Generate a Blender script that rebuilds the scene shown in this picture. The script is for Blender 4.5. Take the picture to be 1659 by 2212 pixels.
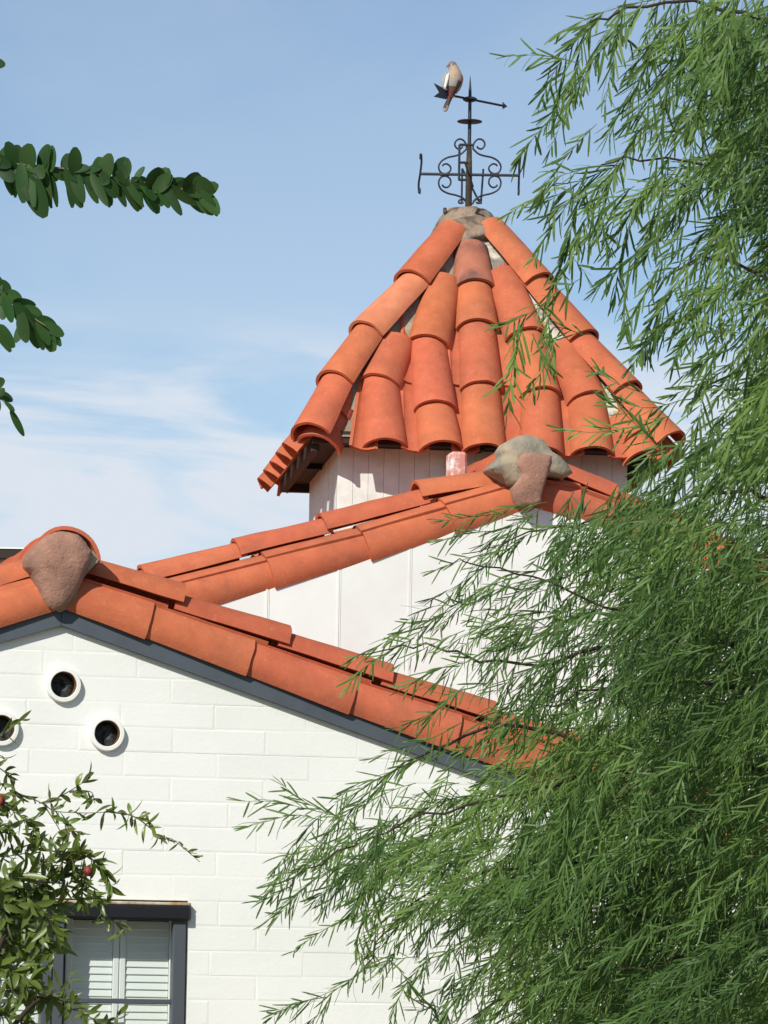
import bpy, math, random
import numpy as np
from mathutils import Vector, Matrix, noise as mnoise

random.seed(7)
rng = np.random.default_rng(11)
R = math.radians
for o in list(bpy.data.objects):
    bpy.data.objects.remove(o)
S = bpy.context.scene
C = S.collection

# ------------------------------------------------------------------ camera
# photo measured on a 1659 x 2212 grid; FP = focal length in those pixels
FP, CX, CY, HOR, ROLL = 9000.0, 829.5, 1106.0, 2160.0, 0.016
EYE = Vector((0, 0, 1.6))
PITCH = math.atan((HOR - CY) / FP)
fw = Vector((0, math.cos(PITCH), math.sin(PITCH)))
r0 = Vector((1, 0, 0)); u0 = Vector((0, -math.sin(PITCH), math.cos(PITCH)))
rt = r0 * math.cos(ROLL) + u0 * math.sin(ROLL)
up = u0 * math.cos(ROLL) - r0 * math.sin(ROLL)
cam = bpy.data.cameras.new('camera'); camo = bpy.data.objects.new('camera', cam); C.objects.link(camo)
M = Matrix((rt, up, -fw)).transposed().to_4x4(); M.translation = EYE
camo.matrix_world = M
cam.sensor_fit = 'VERTICAL'; cam.sensor_height = 24.0; cam.lens = FP / 2212.0 * 24.0
cam.clip_start = 0.1; cam.clip_end = 3000
S.camera = camo

# ------------------------------------------------------------------ light
YAW = R(13.0)                                    # the house front turns away to the right
E1 = Vector((math.cos(YAW), math.sin(YAW), 0)); E2 = Vector((-math.sin(YAW), math.cos(YAW), 0)); EZ = Vector((0, 0, 1))
SUNV = (-0.90 * E1 - 1.0 * E2 + 0.97 * EZ).normalized()
sun_el = math.asin(SUNV.z); sun_az = math.atan2(SUNV.x, SUNV.y)
sl = bpy.data.lights.new('sun', 'SUN'); sl.energy = 4.3; sl.angle = R(0.55); sl.color = (1.0, 0.955, 0.88)
so = bpy.data.objects.new('sun', sl); C.objects.link(so)
so.rotation_euler = (-SUNV).to_track_quat('-Z', 'Y').to_euler(); so.location = (-20, -20, 30)
S.view_settings.view_transform = 'Standard'; S.view_settings.look = 'None'
S.view_settings.exposure = 0.08; S.view_settings.gamma = 1.0; S.view_settings.use_curve_mapping = False

wd = bpy.data.worlds.new('World'); S.world = wd; wd.use_nodes = True
nt = wd.node_tree; N = nt.nodes; N.clear(); LK = nt.links.new
def nd(t, **k):
    n = N.new(t)
    for a, b in k.items(): setattr(n, a, b)
    return n
sky = nd('ShaderNodeTexSky', sky_type='NISHITA', sun_disc=False)
sky.sun_elevation = sun_el; sky.sun_rotation = sun_az; sky.air_density = 1.0; sky.dust_density = 0.25; sky.ozone_density = 2.6; sky.altitude = 300
bg = nd('ShaderNodeBackground'); bg.inputs[1].default_value = 0.104
wo = nd('ShaderNodeOutputWorld')
tc = nd('ShaderNodeTexCoord'); sx = nd('ShaderNodeSeparateXYZ'); LK(tc.outputs['Generated'], sx.inputs[0])
def mth(op, a, b=None, clamp=False):
    n = nd('ShaderNodeMath', operation=op, use_clamp=clamp)
    for i, v in enumerate((a, b)):
        if v is None: continue
        if isinstance(v, (int, float)): n.inputs[i].default_value = v
        else: LK(v, n.inputs[i])
    return n.outputs[0]
# clouds on a flat layer high above: divide the direction by its height
zc = mth('ADD', mth('MAXIMUM', sx.outputs['Z'], 0.0), 0.05)
cv = nd('ShaderNodeCombineXYZ'); LK(mth('DIVIDE', sx.outputs['X'], zc), cv.inputs[0]); LK(mth('DIVIDE', sx.outputs['Y'], zc), cv.inputs[1])
cmap = nd('ShaderNodeMapping'); LK(cv.outputs[0], cmap.inputs[0]); cmap.inputs['Scale'].default_value = (1.7, 0.75, 1); cmap.inputs['Location'].default_value = (2.1, 0.2, 0); cmap.inputs['Rotation'].default_value = (0, 0, 0.12)
cn = nd('ShaderNodeTexNoise'); LK(cmap.outputs[0], cn.inputs[0]); cn.inputs['Scale'].default_value = 0.95; cn.inputs['Detail'].default_value = 8; cn.inputs['Roughness'].default_value = 0.52; cn.inputs['Distortion'].default_value = 0.4
cr = nd('ShaderNodeMapRange', interpolation_type='SMOOTHSTEP'); LK(cn.outputs[0], cr.inputs[0])
cr.inputs[1].default_value = 0.40; cr.inputs[2].default_value = 0.62
lowc = nd('ShaderNodeMapRange', interpolation_type='SMOOTHSTEP'); LK(sx.outputs['Z'], lowc.inputs[0])
lowc.inputs[1].default_value = 0.20; lowc.inputs[2].default_value = 0.09; lowc.inputs[3].default_value = 0.45; lowc.inputs[4].default_value = 1.0
b1 = nd('ShaderNodeCombineXYZ'); LK(mth('MULTIPLY', sx.outputs['X'], 7.0), b1.inputs[0]); LK(mth('MULTIPLY', sx.outputs['Y'], 7.0), b1.inputs[1]); LK(mth('MULTIPLY', mth('ADD', sx.outputs['Z'], mth('MULTIPLY', sx.outputs['X'], 0.10)), 46.0), b1.inputs[2])
bn = nd('ShaderNodeTexNoise'); LK(b1.outputs[0], bn.inputs[0]); bn.inputs['Scale'].default_value = 1.0; bn.inputs['Detail'].default_value = 9; bn.inputs['Roughness'].default_value = 0.55; bn.inputs['Distortion'].default_value = 0.7
br = nd('ShaderNodeMapRange', interpolation_type='SMOOTHSTEP'); LK(bn.outputs[0], br.inputs[0]); br.inputs[1].default_value = 0.40; br.inputs[2].default_value = 0.56
bl = nd('ShaderNodeMapRange', interpolation_type='SMOOTHSTEP'); LK(sx.outputs['Z'], bl.inputs[0]); bl.inputs[1].default_value = 0.168; bl.inputs[2].default_value = 0.142
cf = mth('ADD', mth('ADD', mth('MULTIPLY', mth('MULTIPLY', cr.outputs[0], lowc.outputs[0]), 0.35), mth('MULTIPLY', mth('MULTIPLY', br.outputs[0], bl.outputs[0]), 0.85)), 0.06, True)
mx = nd('ShaderNodeMixRGB'); LK(cf, mx.inputs[0]); LK(sky.outputs[0], mx.inputs[1]); mx.inputs[2].default_value = (6.5, 7.1, 7.9, 1)
LK(mx.outputs[0], bg.inputs[0]); LK(bg.outputs[0], wo.inputs[0])

# ------------------------------------------------------------------ picture <-> place
def ray(x, y): return (fw * FP + rt * (x - CX) - up * (y - CY)).normalized()
def on_y(x, y, Y):
    d = ray(x, y); return EYE + d * (Y / d.y)
def on_plane(x, y, p, n):
    d = ray(x, y); return EYE + d * ((p - EYE).dot(n) / d.dot(n))
GO = on_y(131, 1302, 17.3)                        # top of the front gable's barge boards
GO0 = Vector((GO.x, GO.y, 0))
def W(u, d, z): return GO0 + E1 * u + E2 * d + EZ * z
def hit(x, y, d): return on_plane(x, y, GO0 + E2 * d, E2)
def uz(x, y, d):
    p = hit(x, y, d) - GO0; return p.dot(E1), p.z

# ------------------------------------------------------------------ materials
MATS = {}
def mat(name, col, rough=0.8, var=0.0, nscale=8.0, bump=0.0, bscale=40.0, col2=None, fac=(0.4, 0.65), spec=0.3, metal=0.0, objvar=0.0, trans=0.0, tone=False, grime=0.0):
    m = bpy.data.materials.new(name); m.use_nodes = True
    t = m.node_tree; t.nodes.clear()
    n = lambda k, **kw: (lambda q: ([setattr(q, a, b) for a, b in kw.items()], q)[1])(t.nodes.new(k))
    out = n('ShaderNodeOutputMaterial'); b = n('ShaderNodeBsdfPrincipled'); L = t.links.new
    b.inputs['Roughness'].default_value = rough; b.inputs['Specular IOR Level'].default_value = spec; b.inputs['Metallic'].default_value = metal
    geo = n('ShaderNodeNewGeometry'); oi = n('ShaderNodeObjectInfo')
    c1 = n('ShaderNodeRGB'); c1.outputs[0].default_value = (*col, 1); cur = c1.outputs[0]
    if col2 is not None:
        ns = n('ShaderNodeTexNoise'); L(geo.outputs['Position'], ns.inputs[0]); ns.inputs['Scale'].default_value = nscale; ns.inputs['Detail'].default_value = 7; ns.inputs['Roughness'].default_value = 0.6
        mr = n('ShaderNodeMapRange'); L(ns.outputs[0], mr.inputs[0]); mr.inputs[1].default_value = fac[0]; mr.inputs[2].default_value = fac[1]
        mi = n('ShaderNodeMixRGB'); L(mr.outputs[0], mi.inputs[0]); L(cur, mi.inputs[1]); mi.inputs[2].default_value = (*col2, 1); cur = mi.outputs[0]
    if grime:
        ng = n('ShaderNodeTexNoise'); L(geo.outputs['Position'], ng.inputs[0]); ng.inputs['Scale'].default_value = 3.3; ng.inputs['Detail'].default_value = 10; ng.inputs['Roughness'].default_value = 0.72
        ga = n('ShaderNodeMath', operation='ADD'); L(ng.outputs[0], ga.inputs[0]); gb = n('ShaderNodeMath', operation='MULTIPLY'); L(oi.outputs['Random'], gb.inputs[0]); gb.inputs[1].default_value = .12; L(gb.outputs[0], ga.inputs[1])
        mg = n('ShaderNodeMapRange'); L(ga.outputs[0], mg.inputs[0]); mg.inputs[1].default_value = .58; mg.inputs[2].default_value = .80; mg.inputs[4].default_value = grime
        xg = n('ShaderNodeMixRGB'); L(mg.outputs[0], xg.inputs[0]); L(cur, xg.inputs[1]); xg.inputs[2].default_value = (.16, .085, .06, 1); cur = xg.outputs[0]
        ns2 = n('ShaderNodeTexNoise'); L(geo.outputs['Position'], ns2.inputs[0]); ns2.inputs['Scale'].default_value = 60; ns2.inputs['Detail'].default_value = 4
        m2 = n('ShaderNodeMapRange'); L(ns2.outputs[0], m2.inputs[0]); m2.inputs[1].default_value = .60; m2.inputs[2].default_value = .74; m2.inputs[4].default_value = .22
        x2 = n('ShaderNodeMixRGB'); L(m2.outputs[0], x2.inputs[0]); L(cur, x2.inputs[1]); x2.inputs[2].default_value = (.62, .34, .22, 1); cur = x2.outputs[0]
    if objvar or tone or var:
        hs = n('ShaderNodeHueSaturation'); L(cur, hs.inputs['Color'])
        base = n('ShaderNodeMath', operation='ADD'); base.inputs[0].default_value = 1.0; base.inputs[1].default_value = 0.0
        if objvar:
            k = n('ShaderNodeMapRange'); L(oi.outputs['Random'], k.inputs[0]); k.inputs[3].default_value = 1 - objvar; k.inputs[4].default_value = 1 + objvar
            L(k.outputs[0], base.inputs[0])
            kk = n('ShaderNodeMath', operation='MULTIPLY'); L(oi.outputs['Random'], kk.inputs[0]); kk.inputs[1].default_value = 17.31
            fr = n('ShaderNodeMath', operation='FRACT'); L(kk.outputs[0], fr.inputs[0])
            hr = n('ShaderNodeMapRange'); L(fr.outputs[0], hr.inputs[0]); hr.inputs[3].default_value = 0.5 - objvar * 0.055; hr.inputs[4].default_value = 0.5 + objvar * 0.055
            L(hr.outputs[0], hs.inputs['Hue'])
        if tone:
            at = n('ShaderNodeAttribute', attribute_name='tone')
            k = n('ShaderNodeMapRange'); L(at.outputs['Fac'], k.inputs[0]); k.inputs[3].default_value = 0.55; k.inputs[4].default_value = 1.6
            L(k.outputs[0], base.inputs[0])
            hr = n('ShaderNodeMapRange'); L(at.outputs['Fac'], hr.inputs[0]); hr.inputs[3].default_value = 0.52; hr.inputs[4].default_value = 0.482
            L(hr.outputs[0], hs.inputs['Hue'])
        if var:
            n2 = n('ShaderNodeTexNoise'); L(geo.outputs['Position'], n2.inputs[0]); n2.inputs['Scale'].default_value = nscale * 3.1; n2.inputs['Detail'].default_value = 8
            k = n('ShaderNodeMapRange'); L(n2.outputs[0], k.inputs[0]); k.inputs[1].default_value = .3; k.inputs[2].default_value = .7; k.inputs[3].default_value = -var; k.inputs[4].default_value = var
            L(k.outputs[0], base.inputs[1])
        L(base.outputs[0], hs.inputs['Value']); cur = hs.outputs[0]
    L(cur, b.inputs['Base Color'])
    if bump:
        nb = n('ShaderNodeTexNoise'); L(geo.outputs['Position'], nb.inputs[0]); nb.inputs['Scale'].default_value = bscale; nb.inputs['Detail'].default_value = 6; nb.inputs['Roughness'].default_value = 0.65
        bp = n('ShaderNodeBump'); L(nb.outputs[0], bp.inputs['Height']); bp.inputs['Distance'].default_value = bump; bp.inputs['Strength'].default_value = 0.7
        L(bp.outputs[0], b.inputs['Normal'])
    if trans:
        tr = n('ShaderNodeBsdfTranslucent'); L(cur, tr.inputs[0]); ms = n('ShaderNodeMixShader'); ms.inputs[0].default_value = trans
        L(b.outputs[0], ms.inputs[1]); L(tr.outputs[0], ms.inputs[2]); L(ms.outputs[0], out.inputs[0])
    else: L(b.outputs[0], out.inputs[0])
    MATS[name] = m; return m

mat('terracotta', (0.52, 0.143, 0.066), 0.86, var=0.08, nscale=5, bump=0.0028, bscale=90, col2=(0.455, 0.118, 0.054), fac=(.40, .66), grime=.38, objvar=0.085, spec=0.2)
mat('terracotta_dusty', (0.58, 0.205, 0.110), 0.9, var=0.10, nscale=5, bump=0.0022, bscale=90, col2=(0.55, 0.175, 0.09), fac=(.4, .62), objvar=0.08, spec=0.2)
mat('terracotta_stained', (0.42, 0.15, 0.095), 0.9, var=0.12, nscale=4, bump=0.002, bscale=90, col2=(0.17, 0.085, 0.07), fac=(.45, .62), objvar=0.05, spec=0.2)
mat('white_paint', (0.815, 0.822, 0.765), 0.62, bump=0.0016, bscale=55, col2=(0.77, 0.785, 0.725), nscale=2.2, fac=(.4, .7), objvar=0.012)
mat('white_board', (0.80, 0.835, 0.785), 0.65, bump=0.0008, bscale=120, col2=(0.76, 0.76, 0.72), nscale=3, objvar=0.02)
mat('tower_paint', (0.72, 0.74, 0.68), 0.7, var=0.06, bump=0.0022, bscale=60, col2=(0.60, 0.585, 0.54), nscale=6, fac=(.5, .75), objvar=0.04)
mat('slate_paint', (0.080, 0.098, 0.116), 0.55, var=0.05, bump=0.0008, bscale=70, col2=(0.07, 0.086, 0.102), nscale=4)
mat('window_paint', (0.075, 0.088, 0.100), 0.5, bump=0.0006, bscale=70)
mat('lintel_paint', (0.013, 0.014, 0.017), 0.45, bump=0.0012, bscale=60)
mat('lintel_worn', (0.36, 0.24, 0.13), 0.8, col2=(0.6, 0.55, 0.45), nscale=12, bump=0.001)
mat('shutter_paint', (0.86, 0.87, 0.85), 0.45)
mat('brown_mortar', (0.40, 0.215, 0.152), 0.95, var=0.10, nscale=7, bump=0.010, bscale=70, col2=(0.25, 0.140, 0.10), fac=(.4, .65))
mat('grey_mortar', (0.40, 0.32, 0.22), 0.95, var=0.12, nscale=9, bump=0.009, bscale=45, col2=(0.24, 0.22, 0.17), fac=(.4, .6))
mat('cap_mortar', (0.31, 0.225, 0.16), 0.95, var=0.2, nscale=9, bump=0.018, bscale=36, col2=(0.13, 0.095, 0.07), fac=(.47, .62))
mat('pale_mortar', (0.58, 0.54, 0.45), 0.95, var=0.15, nscale=11, bump=0.006, bscale=40, col2=(0.25, 0.22, 0.18), fac=(.48, .62))
mat('dark_timber', (0.040, 0.029, 0.024), 0.8, var=0.06, nscale=6, bump=0.001)
mat('black_timber', (0.006, 0.007, 0.009), 0.7)
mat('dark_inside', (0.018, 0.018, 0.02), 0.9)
mat('wrought_iron', (0.020, 0.026, 0.036), 0.45, metal=0.0, spec=0.5, var=0.03, bump=0.0006, bscale=150)
mat('rusty_post', (0.040, 0.032, 0.024), 0.8, var=0.1, nscale=20, col2=(0.14, 0.095, 0.055), fac=(.5, .68), bump=0.001, bscale=120)
mat('pink_brick', (0.62, 0.27, 0.22), 0.9, col2=(0.80, 0.76, 0.70), nscale=14, fac=(.48, .6), bump=0.002)
mat('vent_screen', (0.075, 0.082, 0.082), 0.8, col2=(0.012, 0.012, 0.012), nscale=30, fac=(.42, .6), bump=0.004, bscale=60)
mat('clay_bore', (0.24, 0.11, 0.03), 0.85, col2=(0.05, 0.03, 0.015), nscale=20)
mat('soil', (0.22, 0.17, 0.12), 0.95, col2=(0.12, 0.11, 0.06), nscale=0.8, bump=0.01, bscale=8)
mat('bark', (0.040, 0.028, 0.020), 0.9, var=0.2, nscale=20, bump=0.003, bscale=40)
mat('twig_bark', (0.15, 0.13, 0.07), 0.85)
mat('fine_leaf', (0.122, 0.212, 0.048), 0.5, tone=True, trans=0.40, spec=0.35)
mat('oval_leaf', (0.046, 0.112, 0.028), 0.5, trans=0.5, objvar=0.30, spec=0.25)
mat('bush_leaf', (0.125, 0.180, 0.034), 0.36, trans=0.25, objvar=0.38, spec=0.5)
mat('red_flower', (0.13, 0.016, 0.012), 0.5, col2=(0.38, 0.09, 0.06), nscale=40)
mat('tan_feather', (0.40, 0.30, 0.21), 0.85, var=0.10, nscale=30)
mat('grey_feather', (0.34, 0.33, 0.30), 0.85, var=0.08, nscale=30)
mat('brown_feather', (0.115, 0.085, 0.07), 0.85, var=0.1, nscale=30)
mat('rufous_feather', (0.16, 0.06, 0.045), 0.85)
mat('head_feather', (0.20, 0.15, 0.145), 0.85)
mat('white_feather', (0.82, 0.82, 0.80), 0.8)
mat('eye_black', (0.01, 0.01, 0.01), 0.2)
mat('far_stucco', (0.42, 0.33, 0.24), 0.9, col2=(0.3, 0.24, 0.18), nscale=3)
mat('far_fascia', (0.035, 0.025, 0.02), 0.8)
g = bpy.data.materials.new('window_glass'); g.use_nodes = True; t = g.node_tree; t.nodes.clear()
o_ = t.nodes.new('ShaderNodeOutputMaterial'); mi_ = t.nodes.new('ShaderNodeMixShader'); tr_ = t.nodes.new('ShaderNodeBsdfTransparent'); gl_ = t.nodes.new('ShaderNodeBsdfGlossy'); fr_ = t.nodes.new('ShaderNodeLayerWeight'); fr_.inputs[0].default_value = 0.12
tr_.inputs[0].default_value = (0.93, 0.95, 0.94, 1); gl_.inputs['Roughness'].default_value = 0.02
t.links.new(fr_.outputs[0], mi_.inputs[0]); t.links.new(tr_.outputs[0], mi_.inputs[1]); t.links.new(gl_.outputs[0], mi_.inputs[2]); t.links.new(mi_.outputs[0], o_.inputs[0])
MATS['window_glass'] = g

# ------------------------------------------------------------------ object helpers
WLOC = {}
def tag(o, label=None, cat=None, group=None, kind=None):
    if label: o['label'] = label
    if cat: o['category'] = cat
    if group: o['group'] = group
    if kind: o['kind'] = kind
    return o
def thing(name, loc, label, cat, group=None):
    o = bpy.data.objects.new(name, None); C.objects.link(o); o.location = loc; o.empty_display_size = 0.2
    WLOC[o.name] = Vector(loc); tag(o, label, cat, group); return o
def obj(name, verts, faces, m, parent=None, smooth=False, origin=None, sharp=None, fmats=None, label=None):
    """verts in world space; the object's origin sits at `origin` (default: middle of the verts)"""
    verts = [Vector(v) for v in verts]
    if origin is None:
        lo = Vector([min(v[i] for v in verts) for i in range(3)]); hi = Vector([max(v[i] for v in verts) for i in range(3)]); origin = (lo + hi) / 2
    me = bpy.data.meshes.new(name); me.from_pydata([v - origin for v in verts], [], faces)
    ms = m if isinstance(m, (list, tuple)) else [m]
    for q in ms: me.materials.append(MATS[q])
    if fmats:
        for p, i in zip(me.polygons, fmats): p.material_index = i
    me.update()
    if smooth:
        me.polygons.foreach_set('use_smooth', [True] * len(me.polygons))
        if sharp: me.set_sharp_from_angle(angle=R(sharp))
    o = bpy.data.objects.new(name, me); C.objects.link(o)
    base = Vector((0, 0, 0))
    if parent is not None: o.parent = parent; base = WLOC[parent.name]
    o.location = Vector(origin) - base; WLOC[o.name] = Vector(origin)
    if label: o['label'] = label
    return o
def group_empty(name, loc, parent):
    o = bpy.data.objects.new(name, None); C.objects.link(o); o.parent = parent; o.empty_display_size = 0.1
    o.location = Vector(loc) - WLOC[parent.name]; WLOC[o.name] = Vector(loc); return o

def rnd_unit():
    while True:
        q = Vector((random.uniform(-1, 1), random.uniform(-1, 1), random.uniform(-1, 1)))
        if .05 < q.length < 1: return q.normalized()

class MB:
    def __init__(s): s.v = []; s.f = []; s.m = []
    def add(s, v, f, mi=0):
        b = len(s.v); s.v += [Vector(q) for q in v]; s.f += [tuple(i + b for i in q) for q in f]; s.m += [mi] * len(f); return s
    def box(s, c, ax, ay, az, mi=0):
        """c centre; ax, ay, az half-extent vectors"""
        v = [c + ax * i + ay * j + az * k for k in (-1, 1) for j in (-1, 1) for i in (-1, 1)]
        return s.add(v, [(0, 2, 3, 1), (4, 5, 7, 6), (0, 1, 5, 4), (2, 6, 7, 3), (0, 4, 6, 2), (1, 3, 7, 5)], mi)
    def obj(s, name, m, parent=None, **k): return obj(name, s.v, s.f, m, parent, fmats=s.m if isinstance(m, (list, tuple)) else None, **k)

def bbox_mesh(c, ax, ay, az, bev):
    """box with chamfered edges"""
    lx, ly, lz = ax.length, ay.length, az.length; X, Y, Z = ax / lx, ay / ly, az / lz
    v = []; idx = {}
    for sx_ in (-1, 1):
        for sy_ in (-1, 1):
            for sz_ in (-1, 1):
                for k in range(3):
                    e = [lx, ly, lz]
                    for q in range(3):
                        if q != k: e[q] -= bev
                    idx[(sx_, sy_, sz_, k)] = len(v); v.append(c + X * sx_ * e[0] + Y * sy_ * e[1] + Z * sz_ * e[2])
    f = []
    for k in range(3):
        a, b = [q for q in range(3) if q != k]
        for s_ in (-1, 1):
            loop = []
            for (p, q) in ((-1, -1), (1, -1), (1, 1), (-1, 1)):
                s3 = [0, 0, 0]; s3[k] = s_; s3[a] = p; s3[b] = q; loop.append(idx[(*s3, k)])
            f.append(tuple(loop))
    for a in range(3):
        b, c2 = [q for q in range(3) if q != a]
        for p in (-1, 1):
            for q in (-1, 1):
                def g_(sa, k):
                    s3 = [0, 0, 0]; s3[a] = sa; s3[b] = p; s3[c2] = q; return idx[(*s3, k)]
                f.append((g_(-1, b), g_(1, b), g_(1, c2), g_(-1, c2)))
    for sx_ in (-1, 1):
        for sy_ in (-1, 1):
            for sz_ in (-1, 1): f.append(tuple(idx[(sx_, sy_, sz_, k)] for k in range(3)))
    return v, f
def fix_normals(o):
    import bmesh
    bm = bmesh.new(); bm.from_mesh(o.data); bmesh.ops.recalc_face_normals(bm, faces=bm.faces); bm.to_mesh(o.data); bm.free(); return o

def barrel(name, pl, ph, upv, wl, wh, hl, hh, m='terracotta', parent=None, th=0.016, amax=82, ns=14, nl=4, crest=True, label=None):
    """half-round roof tile from its low end pl to its high end ph; with crest=True those are crest points"""
    pl = Vector(pl); ph = Vector(ph); ax = (pl - ph); L = ax.length; ax.normalize()
    upv = (upv - ax * upv.dot(ax)).normalized(); sd = ax.cross(upv).normalized()
    am = R(amax); v = []; f = []
    wob = random.uniform(-.0022, .0022)
    sd_ = random.uniform(0, 50)
    for k in range(nl + 1):
        q = k / nl; c = pl.lerp(ph, q); w = wl + (wh - wl) * q; h = hl + (hh - hl) * q
        if crest: c = c - upv * h
        for (off) in (0, th):
            for i in range(ns + 1):
                a = -am + 2 * am * i / ns
                x = (w / 2 - off) * math.sin(a) / math.sin(am); y = (h) * (math.cos(a) - math.cos(am)) / (1 - math.cos(am)) - off * math.cos(a)
                jit = mnoise.noise(Vector((q * 3 + sd_, a * 1.2, sd_))) * 0.004
                v.append(c + sd * (x + wob * q) + upv * (y + jit) + ax * (mnoise.noise(Vector((a * 2, sd_, k))) * 0.004 if k in (0, nl) else 0))
    n1 = ns + 1
    for k in range(nl):
        b0 = k * 2 * n1; b1 = (k + 1) * 2 * n1
        for i in range(ns):
            f.append((b0 + i, b0 + i + 1, b1 + i + 1, b1 + i))
            f.append((b0 + n1 + i, b1 + n1 + i, b1 + n1 + i + 1, b0 + n1 + i + 1))
        f.append((b0, b1, b1 + n1, b0 + n1)); f.append((b0 + ns, b0 + n1 + ns, b1 + n1 + ns, b1 + ns))
    for k in (0, nl):
        b0 = k * 2 * n1
        for i in range(ns):
            q = (b0 + i, b0 + n1 + i, b0 + n1 + i + 1, b0 + i + 1); f.append(q if k == 0 else q[::-1])
    o = obj(name, v, f, m, parent, smooth=True, sharp=40, label=label); return o

def tube(pts, r, sides=7, cap=True):
    pts = [Vector(p) for p in pts]; n = len(pts); v = []; f = []
    rr = r if isinstance(r, (list, tuple)) else [r] * n
    t0 = (pts[1] - pts[0]).normalized(); ref = Vector((0, 0, 1)) if abs(t0.z) < .9 else Vector((1, 0, 0))
    a = t0.cross(ref).normalized()
    for i, p in enumerate(pts):
        t_ = (pts[min(i + 1, n - 1)] - pts[max(i - 1, 0)]).normalized()
        a = (a - t_ * a.dot(t_)).normalized(); b = t_.cross(a)
        for k in range(sides):
            g_ = 2 * math.pi * k / sides; v.append(p + (a * math.cos(g_) + b * math.sin(g_)) * rr[i])
    for i in range(n - 1):
        for k in range(sides):
            k2 = (k + 1) % sides; f.append((i * sides + k, i * sides + k2, (i + 1) * sides + k2, (i + 1) * sides + k))
    if cap: f.append(tuple(range(sides))[::-1]); f.append(tuple((n - 1) * sides + k for k in range(sides)))
    return v, f
def spline(pts, n=6):
    pts = [Vector(p) for p in pts]; P = [pts[0] * 2 - pts[1]] + pts + [pts[-1] * 2 - pts[-2]]; out = []
    for i in range(1, len(P) - 2):
        for k in range(n):
            t_ = k / n; a, b, c, d = P[i - 1], P[i], P[i + 1], P[i + 2]
            out.append(0.5 * ((2 * b) + (c - a) * t_ + (2 * a - 5 * b + 4 * c - d) * t_ * t_ + (3 * b - a - 3 * c + d) * t_ ** 3))
    out.append(pts[-1]); return out
def plug(name, poly, m, parent, nrm, thick, bulge, rings=5, lump=0.006, seed=0, label=None):
    """lumpy pad of mortar: outline polygon (world points in one plane), domed towards nrm"""
    n = len(poly); c = sum((Vector(p) for p in poly), Vector()) / n; v = []; f = []
    dense = []
    for i in range(n):
        a, b = Vector(poly[i]), Vector(poly[(i + 1) % n])
        for k in range(3): dense.append(a.lerp(b, k / 3))
    n = len(dense)
    for p in dense: v.append(p - nrm * thick)
    for k in range(rings + 1):
        s_ = 1 - k / (rings + 0.6)
        for p in dense:
            q = c + (p - c) * s_; h = bulge * math.sqrt(max(0, 1 - s_ * s_)) if k else 0
            lm = mnoise.noise(q * 14 + Vector((seed, 0, 0))) * lump + mnoise.noise(q * 45 + Vector((seed, 5, 0))) * lump * .45
            v.append(q + nrm * (h + lm * (1 if k else .5)) + (Vector((lm, 0, lm)) * .8 if k < 2 else Vector()))
    v.append(c + nrm * (bulge + 0.0))
    for k in range(rings + 1):
        for i in range(n):
            j = (i + 1) % n; f.append((k * n + i, k * n + j, (k + 1) * n + j, (k + 1) * n + i))
    for i in range(n): f.append(((rings + 1) * n + i, (rings + 1) * n + (i + 1) % n, len(v) - 1))
    o = obj(name, v, f, m, parent, smooth=True, label=label); return fix_normals(o)

# ================================================================== SETTING
gs = 900.0
obj('ground', [(-gs, -gs, 0), (gs, -gs, 0), (gs, gs, 0), (-gs, gs, 0)], [(0, 1, 2, 3)], 'soil')['kind'] = 'structure'

# ================================================================== HOUSE (two parallel gables)
house = thing('house', W(0, 0, 0), 'white house with two orange tiled gables, painted block front and slate grey barge boards', 'house')
PITCHR = 0.322
ZA = GO.z                                         # top of barge boards at the ridge (front gable)

# --- front wall : painted slump blocks, each a piece of its own
BH = 0.1025; BL = 0.396; JT = 0.0012
zline = uz(300, 1677, 0)[1]                       # one course line measured in the photo
wu0, wu1 = uz(-120, 2050, 0)[0], uz(404, 2050, 0)[0]
wz1 = zline - BH * 5.0                            # top of the window opening lies on a course line
wz0 = wz1 - 1.15
def clip(poly, a, b, c):                          # keep a*u + b*z <= c
    out = []
    for i in range(len(poly)):
        p, q = poly[i], poly[(i + 1) % len(poly)]; dp = a * p[0] + b * p[1] - c; dq = a * q[0] + b * q[1] - c
        if dp <= 0: out.append(p)
        if (dp < 0 < dq) or (dq < 0 < dp): t_ = dp / (dp - dq); out.append((p[0] + (q[0] - p[0]) * t_, p[1] + (q[1] - p[1]) * t_))
    return out
ZC = ZA - 0.055                                   # wall top line, behind the barge boards
UL, UR = -3.4, 4.6
wallp = group_empty('front_wall', W(0.5, 0, 1.5), house)
# core of the wall (mortar behind the blocks) round the window
core = MB()
def core_poly(poly):
    n = len(poly); v = [W(u, JT, z) for u, z in poly] + [W(u, 0.24, z) for u, z in poly]
    core.add(v, [tuple(range(n)), tuple(range(n, 2 * n))[::-1]] + [(i, i + n, (i + 1) % n + n, (i + 1) % n) for i in range(n)])
def gable_clip(poly, zc=None, p=PITCHR):
    zc = ZC if zc is None else zc
    poly = clip(poly, p, 1, zc); return clip(poly, -p, 1, zc) if len(poly) > 2 else poly
for (a, b, c_, d_) in ((UL, wu0, 0, 4), (wu0, wu1, wz1, 4), (wu0, wu1, 0, wz0), (wu1, UR, 0, 4)):
    pl_ = gable_clip([(a, c_), (b, c_), (b, d_), (a, d_)])
    if len(pl_) > 2:
        core = MB(); core_poly(pl_); fix_normals(core.obj('mortar_joints', 'white_paint', wallp))
base_v = base_f = None
stuffb = MB()
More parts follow.
